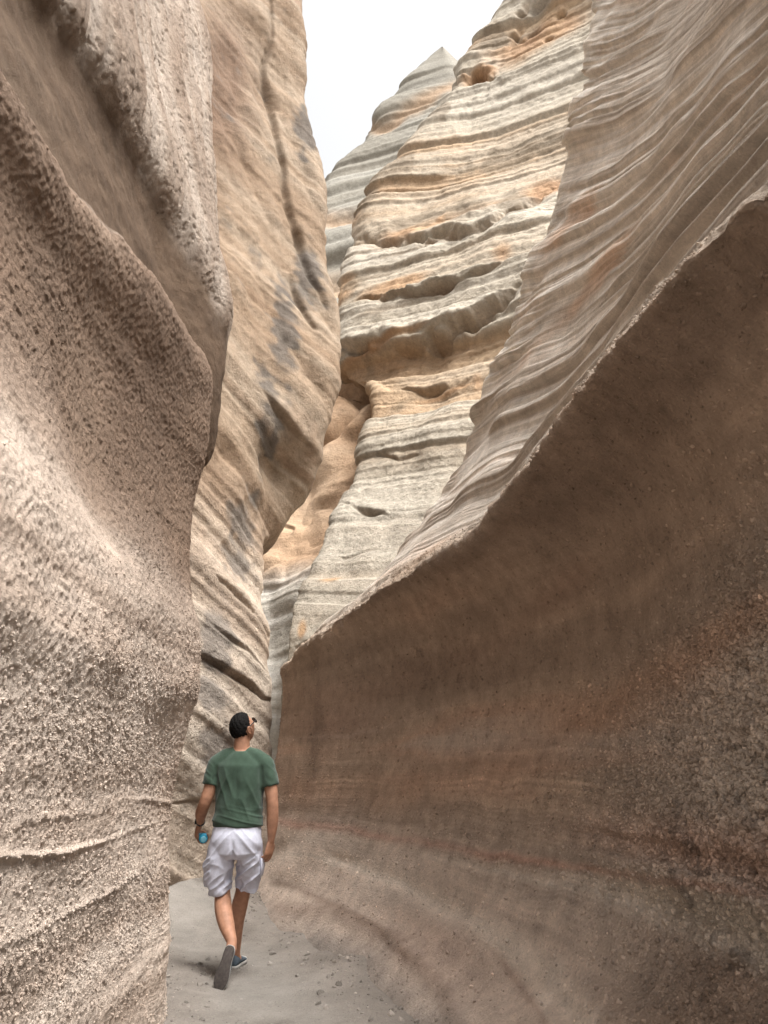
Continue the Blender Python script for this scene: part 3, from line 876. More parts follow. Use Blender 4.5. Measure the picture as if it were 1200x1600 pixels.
    grit = np.clip(.2 + .3 * m1 + .2 * lowg, 0, 1)
    return grid_mesh('cliff', [(g2, {'Col': c * np.array([1.0, .96, .90]), 'grit': grit, 'bed': b, 'lin': .2 + 0 * b}, 1)], M_far)


tag(main_cliff(), 'banded cream and orange cliff with dark drips, rising in the gap between the walls', 'cliff', 'structure')


# ------------------------------------------------------------------ orange hollow at the end of the slot
def alcove():
    K = [
        [(400, 520, 18.5), (480, 515, 18.2), (535, 515, 17.6), (580, 515, 17.2), (640, 515, 17)],
        [(400, 580, 17.3), (480, 578, 17.0), (530, 580, 16.4), (570, 585, 16.0), (640, 590, 15.6)],
        [(400, 625, 17.0), (490, 622, 16.8), (530, 628, 16.6), (560, 632, 16.3), (630, 635, 15.6)],
        [(400, 645, 16.2), (490, 642, 15.8), (528, 642, 15.4), (560, 645, 15.0), (620, 650, 14.6)],
        [(400, 700, 15.8), (480, 700, 15.5), (520, 700, 15.0), (548, 700, 14.6), (610, 705, 14.2)],
        [(400, 770, 15.2), (470, 770, 14.9), (505, 770, 14.5), (540, 770, 14.1), (600, 770, 13.6)],
        [(380, 830, 14.6), (450, 830, 14.3), (490, 832, 13.9), (515, 835, 13.5), (580, 835, 12.8)],
        [(370, 890, 13.8), (430, 890, 13.5), (462, 892, 13.2), (490, 892, 12.8), (550, 892, 12.2)],
        [(370, 930, 13.5), (425, 930, 13.3), (450, 932, 13.0), (475, 935, 12.6), (520, 935, 12.1)],
        [(370, 1000, 12.9), (420, 1000, 12.8), (440, 1000, 12.6), (460, 1000, 12.3), (500, 1000, 11.8)],
        [(370, 1100, 12.0), (420, 1100, 11.9), (440, 1100, 11.8), (460, 1100, 11.6), (500, 1100, 11.3)],
        [(370, 1230, 11.0), (420, 1230, 11.0), (440, 1230, 10.9), (460, 1230, 10.8), (500, 1230, 10.7)],
        [(370, 1420, 10.6), (420, 1420, 10.6), (440, 1420, 10.6), (460, 1420, 10.5), (500, 1420, 10.5)],
    ]
    ctrl = []
    for r in K:
        q = [P(*e) for e in r]
        x0, y0, z0 = q[0]
        x1, y1, z1 = q[-1]
        ctrl.append([(x0 - 4, y0 + .4, z0), (x0 - 1.2, y0 + .3, z0)] + q + [(x1 + 1.5, y1 + .5, z1)])
    g, tr, tc = surface(ctrl, DENS * 1.3)
    sh = g.shape[:2]
    n = normals(g, 1)
    p = g.reshape(-1, 3).astype(np.float32)
    z = g[..., 2]
    b = bedding(g, (.1, .05), .3, .3, 405)
    m1 = fbm(p, .7, 411, 3).reshape(sh)
    lay = layers(b, 431, [(.9, .5), (.3, .4), (.12, .3)])
    pale = sstep(5.0, 4.3, z + .2 * m1)
    d = .16 * m1 + .05 * lay * (.4 + pale)
    scoop = np.abs(fbm(p, .9, 440, 2).reshape(sh))
    d += (.45 * scoop - .10 * sstep(.5, .75, noise3(p, 1.6, 445).reshape(sh))) * (1 - pale)
    g2 = g + n * d[..., None]
    c = ramp(m1 + .3 * noise1(b / .3, 450), [(-.8, (.25, .155, .09)), (0, (.33, .225, .145)), (.8, (.38, .285, .20))])
    c2 = ramp(noise1(b / .25, 460), [(-1, (.42, .385, .33)), (1, (.60, .57, .52))])
    c = c * (1 - pale[..., None]) + c2 * pale[..., None]
    return grid_mesh('cliff', [(g2, {'Col': c, 'grit': np.full(sh, .2), 'bed': b, 'lin': .1 + .3 * pale}, 1)], M_far)


tag(alcove(), 'smooth orange hollowed rock at the end of the narrow slot', 'cliff', 'structure')


# ------------------------------------------------------------------ far peak
def peak():
    K = [
        [(689, 74, 45.2), (690, 73, 45), (692, 73, 44.8), (694, 75, 44.8)],
        [(672, 88, 45.5), (685, 90, 44.4), (700, 92, 44), (718, 98, 44.6)],
        [(645, 115, 45.3), (675, 120, 43.6), (705, 124, 43), (745, 125, 43.6)],
        [(615, 148, 45), (655, 155, 42.8), (700, 158, 42), (770, 158, 42.5)],
        [(588, 178, 44.6), (635, 188, 42), (690, 190, 41), (790, 190, 41.5)],
        [(580, 196, 44.4), (630, 205, 41.6), (690, 208, 40.5), (800, 208, 41)],
        [(568, 222, 43.8), (615, 230, 40.6), (680, 232, 39.5), (810, 232, 40)],
        [(535, 255, 43), (590, 265, 39.5), (660, 268, 38), (800, 268, 38.5)],
        [(508, 282, 42), (560, 300, 38), (640, 305, 36.5), (790, 305, 37)],
        [(485, 320, 40.5), (550, 338, 36.5), (630, 342, 35), (780, 342, 35)],
        [(475, 350, 39.6), (545, 352, 35.6), (630, 356, 34.2), (780, 356, 34)],
        [(468, 395, 37), (540, 398, 33.5), (620, 400, 32), (770, 400, 32)],
        [(460, 450, 34), (535, 452, 30.5), (610, 455, 29), (760, 455, 29)],
        [(440, 560, 28), (520, 562, 25), (600, 565, 24), (740, 565, 24)],
        [(420, 760, 21), (500, 762, 20), (580, 765, 19.5), (700, 765, 19.5)],
    ]
    ctrl = []
    for k, r in enumerate(K):
        q = [P(*e) for e in r]
        x, y, z = q[0]
        ctrl.append([(x + 1, y + 9, z - 2), (x + .15, y + .8, z)] + q)
    g, tr, tc = surface(ctrl, DENS * 1.3)
    sh = g.shape[:2]
    n = normals(g, 1)
    p = g.reshape(-1, 3).astype(np.float32)
    b = bedding(g, (-.12, -.05), 1.0, .05, 505)
    m1 = fbm(p, .12, 511, 3).reshape(sh)
    lay = layers(b, 531, [(5, .5), (2, .5), (.8, .5), (.35, .3)])
    grow = sstep(.3, 4, np.repeat(tr[:, None], sh[1], 1)) * sstep(1.2, 2.6, np.repeat(tc[None], sh[0], 0))
    d = (.30 * lay + .35 * blocks(b / 2.6, 560, .15) + .3 * m1 + .05 * fbm(p, 2.5, 541, 3).reshape(sh)) * grow
    px, py = proj(g)
    wob = 4 * fbm(p, .6, 580, 3).reshape(sh)
    org = 0
    for pts, wd in [([(560, 200), (600, 196), (640, 172), (690, 140), (740, 122)], 9), ([(480, 340), (530, 345), (580, 338)], 11), ([(500, 440), (530, 440), (570, 430)], 20)]:
        dd, ps = poly_dist(px + wob, py + wob, pts)
        k = np.exp(-(dd / wd) ** 2)
        d -= .35 * k * grow
        org = np.maximum(org, k)
    g2 = g + n * d[..., None]
    q = .5 * noise1(b / 2.2, 550) + .4 * noise1(b / .7, 551) + .3 * m1
    c = ramp(q, [(-1, (.165, .148, .12)), (0, (.195, .18, .15)), (1, (.215, .202, .175))])
    c = mixc(c, (.26, .175, .11), np.clip(org, 0, 1) * .8)
    return grid_mesh('rock_peak', [(g2, {'Col': c, 'grit': np.full(sh, .15), 'bed': b, 'lin': np.full(sh, .2)}, 1)], M_far)


tag(peak(), 'pale pointed rock peak with thin orange bands against the white sky', 'rock peak', 'structure')


# ------------------------------------------------------------------ ground
def ground():
    m = rock_material('packed_sand', 45, .8, 10, 0.14)
    ys = np.concatenate([[-400, -60, -15, -4], np.linspace(-1, 12.5, 420), [16, 60, 400, 900]])
    xs = np.concatenate([[-600, -60, -12], np.linspace(-4.5, 2.5, 260), [12, 60, 600]])
    X, Y = np.meshgrid(xs, ys)
    p = np.stack([X, Y, 0 * X], -1)
    q = p.reshape(-1, 3).astype(np.float32)
    sh = X.shape
    rise = .36 * sstep(6.6, 9.0, Y) * sstep(-.9, -2.0, X + .1 * (Y - 8))
    m1 = fbm(q, .8, 600, 3).reshape(sh)
    near = (np.abs(X) < 6) & (Y > -2) & (Y < 14)
    pebm = np.clip(sstep(.1, .6, fbm(q, 1.6, 610, 3).reshape(sh) + .5 * blob(p, (-.55, 6.2, 0), (.5, .9, 1))), 0, 1)
    foot = curve(RY, R_foot, np.clip(Y, .2, 9.6)) - X
    lf = X + np.where(Y < 5, 1.2, 1.2 + 1.2 * sstep(5, 8.5, Y))
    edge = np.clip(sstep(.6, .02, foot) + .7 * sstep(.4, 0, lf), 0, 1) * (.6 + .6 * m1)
    h = rise + near * (.03 * m1 + .014 * fbm(q, 4, 603, 4).reshape(sh) + .012 * pebm * np.maximum(0, fbm(q, 28, 604, 2).reshape(sh)))
    h += near * .13 * np.clip(edge, 0, 1) ** 1.5
    for sx, sy, sr in ((-.62, 5.0, .13), (-.95, 5.25, .12), (-.55, 4.6, .13), (-.9, 7.2, .13), (-1.2, 7.9, .13), (-.35, 5.9, .12)):   # footprints
        e = np.exp(-(((X - sx) / .055) ** 2 + ((Y - sy) / sr) ** 2) ** 2)
        h -= .014 * e
    h = np.where(near, h, -.02)
    p[..., 2] = h
    c = ramp(m1, [(-.8, (.17, .150, .130)), (0, (.215, .195, .172)), (.8, (.255, .234, .208))])
    m3 = fbm(q, 3.5, 612, 4).reshape(sh)
    c = c * 1.16 * (1 + .22 * m3)[..., None]
    c = mixc(c, (.15, .128, .108), pebm * .55)
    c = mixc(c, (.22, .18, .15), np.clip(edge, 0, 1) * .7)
    nn = np.zeros_like(p); nn[..., 2] = 1
    won = near * (Y > 3.5) * (Y < 11) * (X > -3.2) * (X < .6)
    st = [stones_on(p, nn, won * (np.clip(edge, 0, 1) ** 2 + .2 * pebm + .01), 6000, .004, .028, 31, .15, .25), stones_on(p, nn, won * (.2 + pebm), 9000, .0025, .006, 32, .15, .25)]
    return grid_mesh('ground', [(p, {'Col': c, 'grit': .4 + .6 * pebm, 'bed': Y * .1, 'lin': 0 * Y}, 1)], m, st)


tag(ground(), 'packed grey sand on the canyon bottom', 'ground', 'structure')


# ------------------------------------------------------------------ the walking man
def plain_material(name, color, rough=.7, spec=.3, var=.12, scale=30, bump=0.0, bscale=200, sheen=0.0):
    m = bpy.data.materials.new(name)
    m.use_nodes = True
    t = m.node_tree
    bs = t.nodes['Principled BSDF']
    bs.inputs['Roughness'].default_value = rough
    bs.inputs['Specular IOR Level'].default_value = spec
    if sheen:
        bs.inputs['Sheen Weight'].default_value = sheen
    tc = t.nodes.new('ShaderNodeTexCoord')
    n = t.nodes.new('ShaderNodeTexNoise')
    n.inputs['Scale'].default_value = scale
    n.inputs['Detail'].default_value = 4
    t.links.new(tc.outputs['Object'], n.inputs['Vector'])
    r = t.nodes.new('ShaderNodeMapRange')
    r.inputs[1].default_value, r.inputs[2].default_value = .3, .7
    r.inputs[3].default_value, r.inputs[4].default_value = 1 - var, 1 + var
    t.links.new(n.outputs['Fac'], r.inputs[0])
    v = t.nodes.new('ShaderNodeVectorMath')
    v.operation = 'SCALE'
    v.inputs[0].default_value = color
    t.links.new(r.outputs[0], v.inputs['Scale'])
    t.links.new(v.outputs[0], bs.inputs['Base Color'])
    if bump:
        n2 = t.nodes.new('ShaderNodeTexNoise')
        n2.inputs['Scale'].default_value = bscale
        t.links.new(tc.outputs['Object'], n2.inputs['Vector'])
        b = t.nodes.new('ShaderNodeBump')
        b.inputs['Strength'].default_value = bump
        b.inputs['Distance'].default_value = .003
        t.links.new(n2.outputs['Fac'], b.inputs['Height'])
        t.links.new(b.outputs[0], bs.inputs['Normal'])
    return m


def tube(bm, pts, rads, n=18, ref=(1, 0, 0), caps=True):
    """closed tapering tube; each radius r or (along ref, across)"""
    pts = [Vector(p) for p in pts]
    ref = Vector(ref)
    rings = []
    for i, p in enumerate(pts):
        t = (pts[min(i + 1, len(pts) - 1)] - pts[max(i - 1, 0)]).normalized()
        a = (ref - t * ref.dot(t)).normalized()
        b = t.cross(a)
        r = rads[i]
        ra, rb = (r, r) if isinstance(r, (int, float)) else r
        rings.append((p, a, b, t, ra, rb))
    seq = []
    if caps:
        p, a, b, t, ra, rb = rings[0]
        for k in (70, 35):
            c, s = math.cos(math.radians(k)), math.sin(math.radians(k))
            seq.append((p - t * s * min(ra, rb) * .8, a, b, ra * c, rb * c))
    seq += [(p, a, b, ra, rb) for p, a, b, t, ra, rb in rings]
    if caps:
        p, a, b, t, ra, rb = rings[-1]
        for k in (35, 70):
            c, s = math.cos(math.radians(k)), math.sin(math.radians(k))
            seq.append((p + t * s * min(ra, rb) * .8, a, b, ra * c, rb * c))
    vv = []
    for p, a, b, ra, rb in seq:
        vv.append([bm.verts.new(p + a * (ra * math.cos(2 * math.pi * k / n)) + b * (rb * math.sin(2 * math.pi * k / n))) for k in range(n)])
    for i in range(len(vv) - 1):
        for k in range(n):
            bm.faces.new((vv[i][k], vv[i][(k + 1) % n], vv[i + 1][(k + 1) % n], vv[i + 1][k]))
    bm.faces.new(vv[0][::-1])
    bm.faces.new(vv[-1])


def smooth_path(pts, rads, k=4):
    """subdivide a joint chain with the crease-free spline"""
    P_ = np.array([list(p) for p in pts], float)
    R_ = np.array([[r, r] if isinstance(r, (int, float)) else list(r) for r in rads], float)
    t = np.linspace(0, len(pts) - 1, (len(pts) - 1) * k + 1)
    A, B = spline(P_, t), spline(R_, t)
    return [tuple(a) for a in A], [tuple(np.maximum(b, .002)) for b in B]


def mesh_from(bm, name):
    bmesh.ops.recalc_face_normals(bm, faces=bm.faces)
    me = bpy.data.meshes.new(name)
    bm.to_mesh(me)
    bm.free()
    return me


def fused(bm, name, mat, voxel, parent=None, iters=6, fold=None):
    """fuse overlapping shapes into one continuous skin (voxel remesh), smooth it, add folds"""
    me = mesh_from(bm, name + '_rough')
    o = bpy.data.objects.new(name + '_rough', me)
    C.objects.link(o)
    r = o.modifiers.new('r', 'REMESH')
    r.mode = 'VOXEL'
    r.voxel_size = voxel
    s = o.modifiers.new('s', 'SMOOTH')
    s.factor = .5
    s.iterations = iters
    dg = bpy.context.evaluated_depsgraph_get()
    me2 = bpy.data.meshes.new_from_object(o.evaluated_get(dg))
    bpy.data.objects.remove(o)
    bpy.data.meshes.remove(me)
    me2.name = name
    n = len(me2.vertices)
    if fold:
        co_ = np.empty(n * 3, np.float32)
        me2.vertices.foreach_get('co', co_)
        co_ = co_.reshape(-1, 3)
        nr = np.empty(n * 3, np.float32)
        me2.vertex_normals.foreach_get('vector', nr)
        nr = nr.reshape(-1, 3)
        co_ = co_ + nr * fold(co_, nr)[:, None]
        me2.vertices.foreach_set('co', co_.astype(np.float32).ravel())
    me2.polygons.foreach_set('use_smooth', np.ones(len(me2.polygons), dtype=bool))
    me2.update()
    me2.materials.clear()
    me2.materials.append(mat)
    ob = bpy.data.objects.new(name, me2)
    C.objects.link(ob)
    if parent:
        ob.parent = parent
    return ob


def solid(bm, name, mat, parent=None, smooth=True):
    me = mesh_from(bm, name)
    me.polygons.foreach_set('use_smooth', np.full(len(me.polygons), smooth))
    me.materials.append(mat)
    ob = bpy.data.objects.new(name, me)
    C.objects.link(ob)
    if parent:
        ob.parent = parent
    return ob


skin = plain_material('skin', (.36, .185, .115), .6, .3, .18, 26, .3, 220)
green = plain_material('green_cotton', (.046, .075, .053), .95, .1, .16, 22, .5, 500, .2)
white = plain_material('white_cotton', (.55, .555, .64), .9, .15, .09, 25, .5, 500)
hairm = plain_material('black_hair', (.007, .006, .0055), .8, .15, .5, 160, 1.0, 320)
shoem = plain_material('grey_knit', (.075, .095, .115), .85, .2, .15, 120, .4, 600)
rim = plain_material('midsole_foam', (.32, .31, .29), .8, .2, .15, 30)
rubber = plain_material('dark_rubber', (.060, .050, .045), .85, .2, .25, 60, .5, 150)
blackp = plain_material('black_plastic', (.012, .012, .013), .35, .5, .1, 20)
lens = plain_material('dark_lens', (.01, .009, .008), .08, .6, .05, 5)
blue = plain_material('blue_plastic', (.03, .42, .68), .25, .5, .06, 10)
clearcap = plain_material('pale_blue_plastic', (.25, .68, .85), .3, .5, .05, 10)

man = bpy.data.objects.new('person', None)
C.objects.link(man)
man.location = (-1.06, 6.0, 0)
tag(man, 'man in a green t-shirt and white shorts walking away and looking up to the right', 'person')

HEAD = Matrix.Translation((.0, .0, 1.645)) @ Matrix.Rotation(math.radians(-40), 4, 'Z') @ Matrix.Rotation(math.radians(38), 4, 'X')


def head_point(x, y, z):
    """unit direction -> skull surface in head coordinates (face towards +y)"""
    px, py, pz = .076 * x, .097 * y, .112 * z
    lowv = max(0.0, -z - .05)
    px *= 1 - .30 * lowv
    if y < 0:
        py *= 1 - .55 * lowv
        py *= 1 + .05 * max(0, z)
    else:
        py *= 1 - .06 * lowv
        px *= 1 - .10 * y
    def g(cx, cz, sx, sz):
        return math.exp(-((x - cx) / sx) ** 2 - ((z - cz) / sz) ** 2) * max(0, y) ** 1.0
    py += .024 * g(0, -.24, .13, .13) + .010 * g(0, -.06, .12, .22)          # nose
    py += .006 * g(0, .14, .5, .09)                                          # brow
    py -= .010 * (g(.38, -.02, .2, .12) + g(-.38, -.02, .2, .12))            # eye sockets
    py += .007 * (g(0, -.46, .22, .045) + g(0, -.55, .18, .045)) - .004 * g(0, -.505, .24, .03)   # lips
    py += .010 * g(0, -.80, .28, .14)                                        # chin
    px += .004 * math.copysign(1, x) * math.exp(-((abs(x) - .72) / .25) ** 2 - ((z + .18) / .15) ** 2) * (1 if y > 0 else 0)
    return Vector((px, py, pz))


def sphere_dirs(nu=36, nv=24):
    rows = []
    for j in range(1, nv):
        a = math.pi * j / nv
        rows.append([(math.sin(a) * math.cos(2 * math.pi * i / nu), math.sin(a) * math.sin(2 * math.pi * i / nu), math.cos(a)) for i in range(nu)])
    return rows


def add_ball(bm, fn, nu=36, nv=24):
    rows = [[bm.verts.new(fn(*d)) for d in r] for r in sphere_dirs(nu, nv)]
    t, b = bm.verts.new(fn(0, 0, 1)), bm.verts.new(fn(0, 0, -1))
    for j in range(len(rows) - 1):
        for i in range(nu):
            bm.faces.new((rows[j][i], rows[j + 1][i], rows[j + 1][(i + 1) % nu], rows[j][(i + 1) % nu]))
    for i in range(nu):
        bm.faces.new((t, rows[0][i], rows[0][(i + 1) % nu]))
        bm.faces.new((b, rows[-1][(i + 1) % nu], rows[-1][i]))


def body():
    bm = bmesh.new()
    # trunk and neck
    tube(bm, *smooth_path([(0, 0, .82), (0, 0, .92), (0, -.005, 1.02), (0, 0, 1.14), (0, .005, 1.28), (0, .0, 1.38), (0, -.005, 1.445), (0, -.005, 1.49), (0, -.004, 1.60)],
                          [(.13, .10), (.165, .115), (.145, .10), (.148, .10), (.172, .112), (.165, .105), (.10, .08), (.060, .062), (.056, .060)]), n=28)
    for s in (-1, 1):
        tube(bm, [(s * .03, -.01, 1.475), (s * .12, -.005, 1.435), (s * .18, 0, 1.40)], [.045, .055, .058])
    # head
    add_ball(bm, lambda x, y, z: HEAD @ head_point(x, y, z))
    for s in (-1, 1):                                                       # ears
        pts = []
        for k in range(9):
            a = math.radians(-70 + 300 * k / 8)
            pts.append(HEAD @ Vector((s * (.077 + .010 * (1 - math.cos(a)) * .5), -.006 - .016 * math.cos(a) - .004, -.012 + .028 * math.sin(a))))
        tube(bm, pts, [.0045, .006, .0065, .0065, .0065, .006, .0055, .006, .006], n=8)
        tube(bm, [HEAD @ Vector((s * .070, -.006, -.03)), HEAD @ Vector((s * .078, -.012, -.012)), HEAD @ Vector((s * .078, -.014, .006))], [.010, .009, .008], n=8)
    # arms
    LA = [(-.175, 0, 1.405), (-.200, -.01, 1.27), (-.240, -.025, 1.125), (-.278, .045, 1.05), (-.297, .125, .975)]
    RA = [(.175, 0, 1.405), (.222, -.015, 1.27), (.250, -.03, 1.125), (.254, -.015, 1.0), (.248, .005, .868)]
    for A in (LA, RA):
        tube(bm, *smooth_path(A, [.058, .052, .043, .043, (.024, .031)]), ref=(1, 0, 0))
    # right hand: relaxed, palm turned a little backwards
    W = Vector((.248, .005, .868))
    dn = Vector((-.16, .06, -.98)).normalized()
    wd = Vector((.62, .78, 0)).normalized()            # towards the thumb side
    wd = (wd - dn * wd.dot(dn)).normalized()
    pn = Vector((-.78, -.62, 0))                       # out of the palm
    pn = (pn - dn * pn.dot(dn) - wd * pn.dot(wd)).normalized()
    tube(bm, [W + dn * .0, W + dn * .03, W + dn * .06, W + dn * .092], [(.028, .021), (.035, .019), (.041, .017), (.040, .013)], ref=wd)
    for q, (o, L, cu) in enumerate(((.030, .070, .5), (.010, .080, .62), (-.011, .074, .75), (-.031, .060, .9))):
        b = W + dn * (.090 - .003 * abs(q - 1)) + wd * o
        d1 = (dn * math.cos(cu * .5) + pn * math.sin(cu * .5))
        d2 = (dn * math.cos(cu * 1.2) + pn * math.sin(cu * 1.2))
        d3 = (dn * math.cos(cu * 1.8) + pn * math.sin(cu * 1.8))
        p1 = b + d1 * L * .45
        p2 = p1 + d2 * L * .32
        p3 = p2 + d3 * L * .25
        tube(bm, [b - dn * .012, b, p1, p2, p3], [.0095, .0095, .0088, .0080, .0068], n=10)
    t0 = W + dn * .028 + wd * .026
    tube(bm, [t0, t0 + dn * .030 + wd * .020 + pn * .010, t0 + dn * .058 + wd * .022 + pn * .018, t0 + dn * .080 + wd * .017 + pn * .026], [.014, .0115, .0100, .0080], n=10)
    # left hand: closed round the bottle
    W = Vector((-.297, .125, .975))
    ax, c0, rb = BOT_AX, BOT_C, BOT_R
    up = (W - c0) - ax * (W - c0).dot(ax)
    up.normalize()
    sd_ = ax.cross(up)
    if sd_.x > 0:
        sd_ = -sd_                                     # outer side of the bottle (away from the body)
    out_ = sd_
    Kn = c0 + up * (rb * .55) + out_ * (rb + .012)     # knuckle row
    tube(bm, [W, W * .5 + Kn * .5 + out_ * .006, Kn, Kn - up * .012], [(.026, .022), (.036, .018), (.040, .014), (.038, .010)], ref=ax)
    for q, (o, e) in enumerate(((.033, 200), (.011, 215), (-.011, 212), (-.032, 195))):
        pts = []
        for k in range(7):
            a = math.radians(30 - (e * k / 6))
            rr = rb + .0085
            pts.append(c0 + ax * o + (out_ * math.cos(a) + up * math.sin(a)) * rr)
        tube(bm, pts, [.0098, .0095, .0092, .0088, .0084, .0078, .0066], n=10)
    t0 = W * .6 + Kn * .4
    tube(bm, [t0, c0 + up * (rb + .012) + out_ * .012 + ax * .018, c0 + up * (rb + .010) - out_ * .012 + ax * .026, c0 + up * (rb * .7 + .009) - out_ * (rb * .75) + ax * .03], [.014, .0115, .010, .0078], n=10)
    # legs
    LL = [(-.09, 0, .86), (-.105, .02, .70), (-.085, .035, .525), (-.055, -.045, .43), (-.01, -.13, .345), (.045, -.205, .262)]
    RL = [(.085, .01, .86), (.08, .07, .70), (.045, .125, .52), (.02, .16, .42), (0, .20, .31), (-.01, .275, .10)]
    tube(bm, *smooth_path(LL, [.085, .076, .056, .060, .053, .034]))
    tube(bm, *smooth_path(RL, [.085, .076, .054, .057, .052, .034]))
    tube(bm, [(.045, -.205, .262), (.045, -.225, .22), (.03, -.27, .13)], [.034, .036, .030])
    tube(bm, [(-.01, .275, .10), (-.005, .30, .055), (0, .38, .04)], [.034, .036, .030])
    return fused(bm, 'body', skin, .0042, man, 4)


def shirt_fold(c, n):
    x, z = c[:, 0], c[:, 2]
    torso = sstep(.225, .17, np.abs(x))
    q1 = np.stack([(x + .38 * (z - 1.2)) * 15, c[:, 1] * 3, (z - .3 * x) * 3.0], 1)
    q2 = np.stack([(x - .5 * (z - 1.2)) * 13, c[:, 1] * 3 + 7, z * 3.2], 1)
    q3 = np.stack([x * 3.5, c[:, 1] * 3, (z + .25 * x) * 34], 1)
    f = lambda q, s: .5 - 2 * np.abs(noise3(q.astype(np.float32), 1.0, s))
    lower = sstep(1.14, .98, z)
    mid = sstep(.98, 1.1, z) * sstep(1.40, 1.25, z)
    d = mid * torso * (.010 * f(q1, 5) + .006 * f(q2, 6)) + lower * torso * .011 * f(q3, 7)
    arm = 1 - torso
    d += arm * .004 * f(np.stack([x * 6, c[:, 1] * 6, z * 30 + x * 20], 1), 9)
    d -= .010 * np.exp(-((np.abs(x) - .165) / .016) ** 2) * sstep(1.24, 1.30, z) * sstep(1.40, 1.34, z)   # armpit crease
    d -= .006 * np.exp(-(x / .02) ** 2) * sstep(1.0, 1.15, z) * sstep(1.42, 1.3, z) * (n[:, 1] < 0)           # spine
    return d


def shirt():
    bm = bmesh.new()
    tube(bm, *smooth_path([(.0, 0, .955), (0, 0, .985), (0, -.004, 1.08), (0, -.002, 1.18), (0, 0, 1.30), (0, -.004, 1.385), (0, -.006, 1.44), (0, -.006, 1.472), (0, -.006, 1.482)],
                          [(.184, .142), (.186, .142), (.176, .132), (.180, .130), (.196, .134), (.190, .122), (.128, .098), (.083, .080), (.072, .072)]), n=40, caps=False)
    for s in (-1, 1):
        tube(bm, [(s * .035, -.008, 1.470), (s * .10, -.007, 1.440), (s * .15, -.003, 1.408)], [.050, .066, .068], n=24)
    for s, A in ((-1, [(-.10, 0, 1.405), (-.165, -.002, 1.395), (-.188, -.008, 1.32), (-.205, -.014, 1.24)]),
                 (1, [(.10, 0, 1.405), (.165, -.002, 1.395), (.200, -.010, 1.32), (.226, -.018, 1.23)])):
        tube(bm, *smooth_path(A, [.060, .073, .073, .070]), n=24, caps=False)
    return fused(bm, 't_shirt', green, .0055, man, 30, shirt_fold)


def shorts_fold(c, n):
    x, y, z = c[:, 0], c[:, 1], c[:, 2]
    f = lambda q, s: .5 - 2 * np.abs(noise3(np.stack(q, 1).astype(np.float32), 1.0, s))
    leg = sstep(.80, .70, z)
    d = leg * (.012 * f((x * 9, y * 9, (z - .7 * x) * 22), 21) + .006 * f((x * 13 + z * 8, y * 10, z * 9), 22))
    d += (1 - leg) * .006 * f(((np.abs(x) * 1.0 + z * .9) * 17, y * 4, z * 6), 23)
    d += sstep(.93, .96, z) * .003
    d -= .012 * np.exp(-(x / .012) ** 2) * sstep(.70, .80, z) * sstep(.90, .84, z) * (y < 0)
    return d


def shorts():
    bm = bmesh.new()
    tube(bm, *smooth_path([(0, 0, .985), (0, -.002, .93), (0, -.01, .86), (0, -.006, .80), (0, 0, .765)],
                          [(.160, .122), (.176, .135), (.186, .146), (.182, .138), (.12, .10)]), n=36, caps=False)
    tube(bm, *smooth_path([(-.085, 0, .86), (-.108, 0, .76), (-.122, .012, .66), (-.105, .024, .57), (-.094, .03, .525)],
                          [(.098, .12), (.102, .118), (.106, .112), (.092, .098), (.080, .090)]), n=28, caps=False)
    tube(bm, *smooth_path([(.085, .005, .86), (.098, .03, .76), (.095, .06, .67), (.080, .092, .59), (.070, .105, .548)],
                          [(.098, .12), (.096, .114), (.094, .106), (.086, .096), (.080, .090)]), n=28, caps=False)
    sh_ = fused(bm, 'shorts', white, .0055, man, 3, shorts_fold)
    bm = bmesh.new()                                     # side pocket on the right leg
    tube(bm, [(.186, .04, .755), (.190, .05, .70), (.182, .062, .645)], [(.012, .055), (.014, .058), (.012, .055)], ref=(1, 0, 0), n=14)
    solid(bm, 'pocket', white, sh_)
    return sh_


def hair():
    bm = bmesh.new()

    def fn(x, y, z):
        p = head_point(x, y, z)
        # hairline: forehead, temples, nape
        line = -.62 if y < -.25 else (-.62 + (y + .25) * 1.55 if y < .25 else .16 + (y - .25) * .78)
        if abs(x) > .78 and y > -.35:
            line = max(line, .02 + .25 * y)
        k = max(0.0, min(1.0, (z - line) / .10))
        wob = .0025 * math.sin(17 * x + 9 * z) * math.cos(13 * y)
        return HEAD @ (p * (0.90 + .165 * k * k * (3 - 2 * k)) + Vector((0, 0, .004 * k)) + p.normalized() * wob * k)
    rg = random.Random(9)

    def tuft(x, y, z):
        p = fn(x, y, z)
        return p + (p - HEAD.translation).normalized() * rg.uniform(-.0026, .0026)
    add_ball(bm, tuft, 90, 70)
    return solid(bm, 'hair', hairm, man)


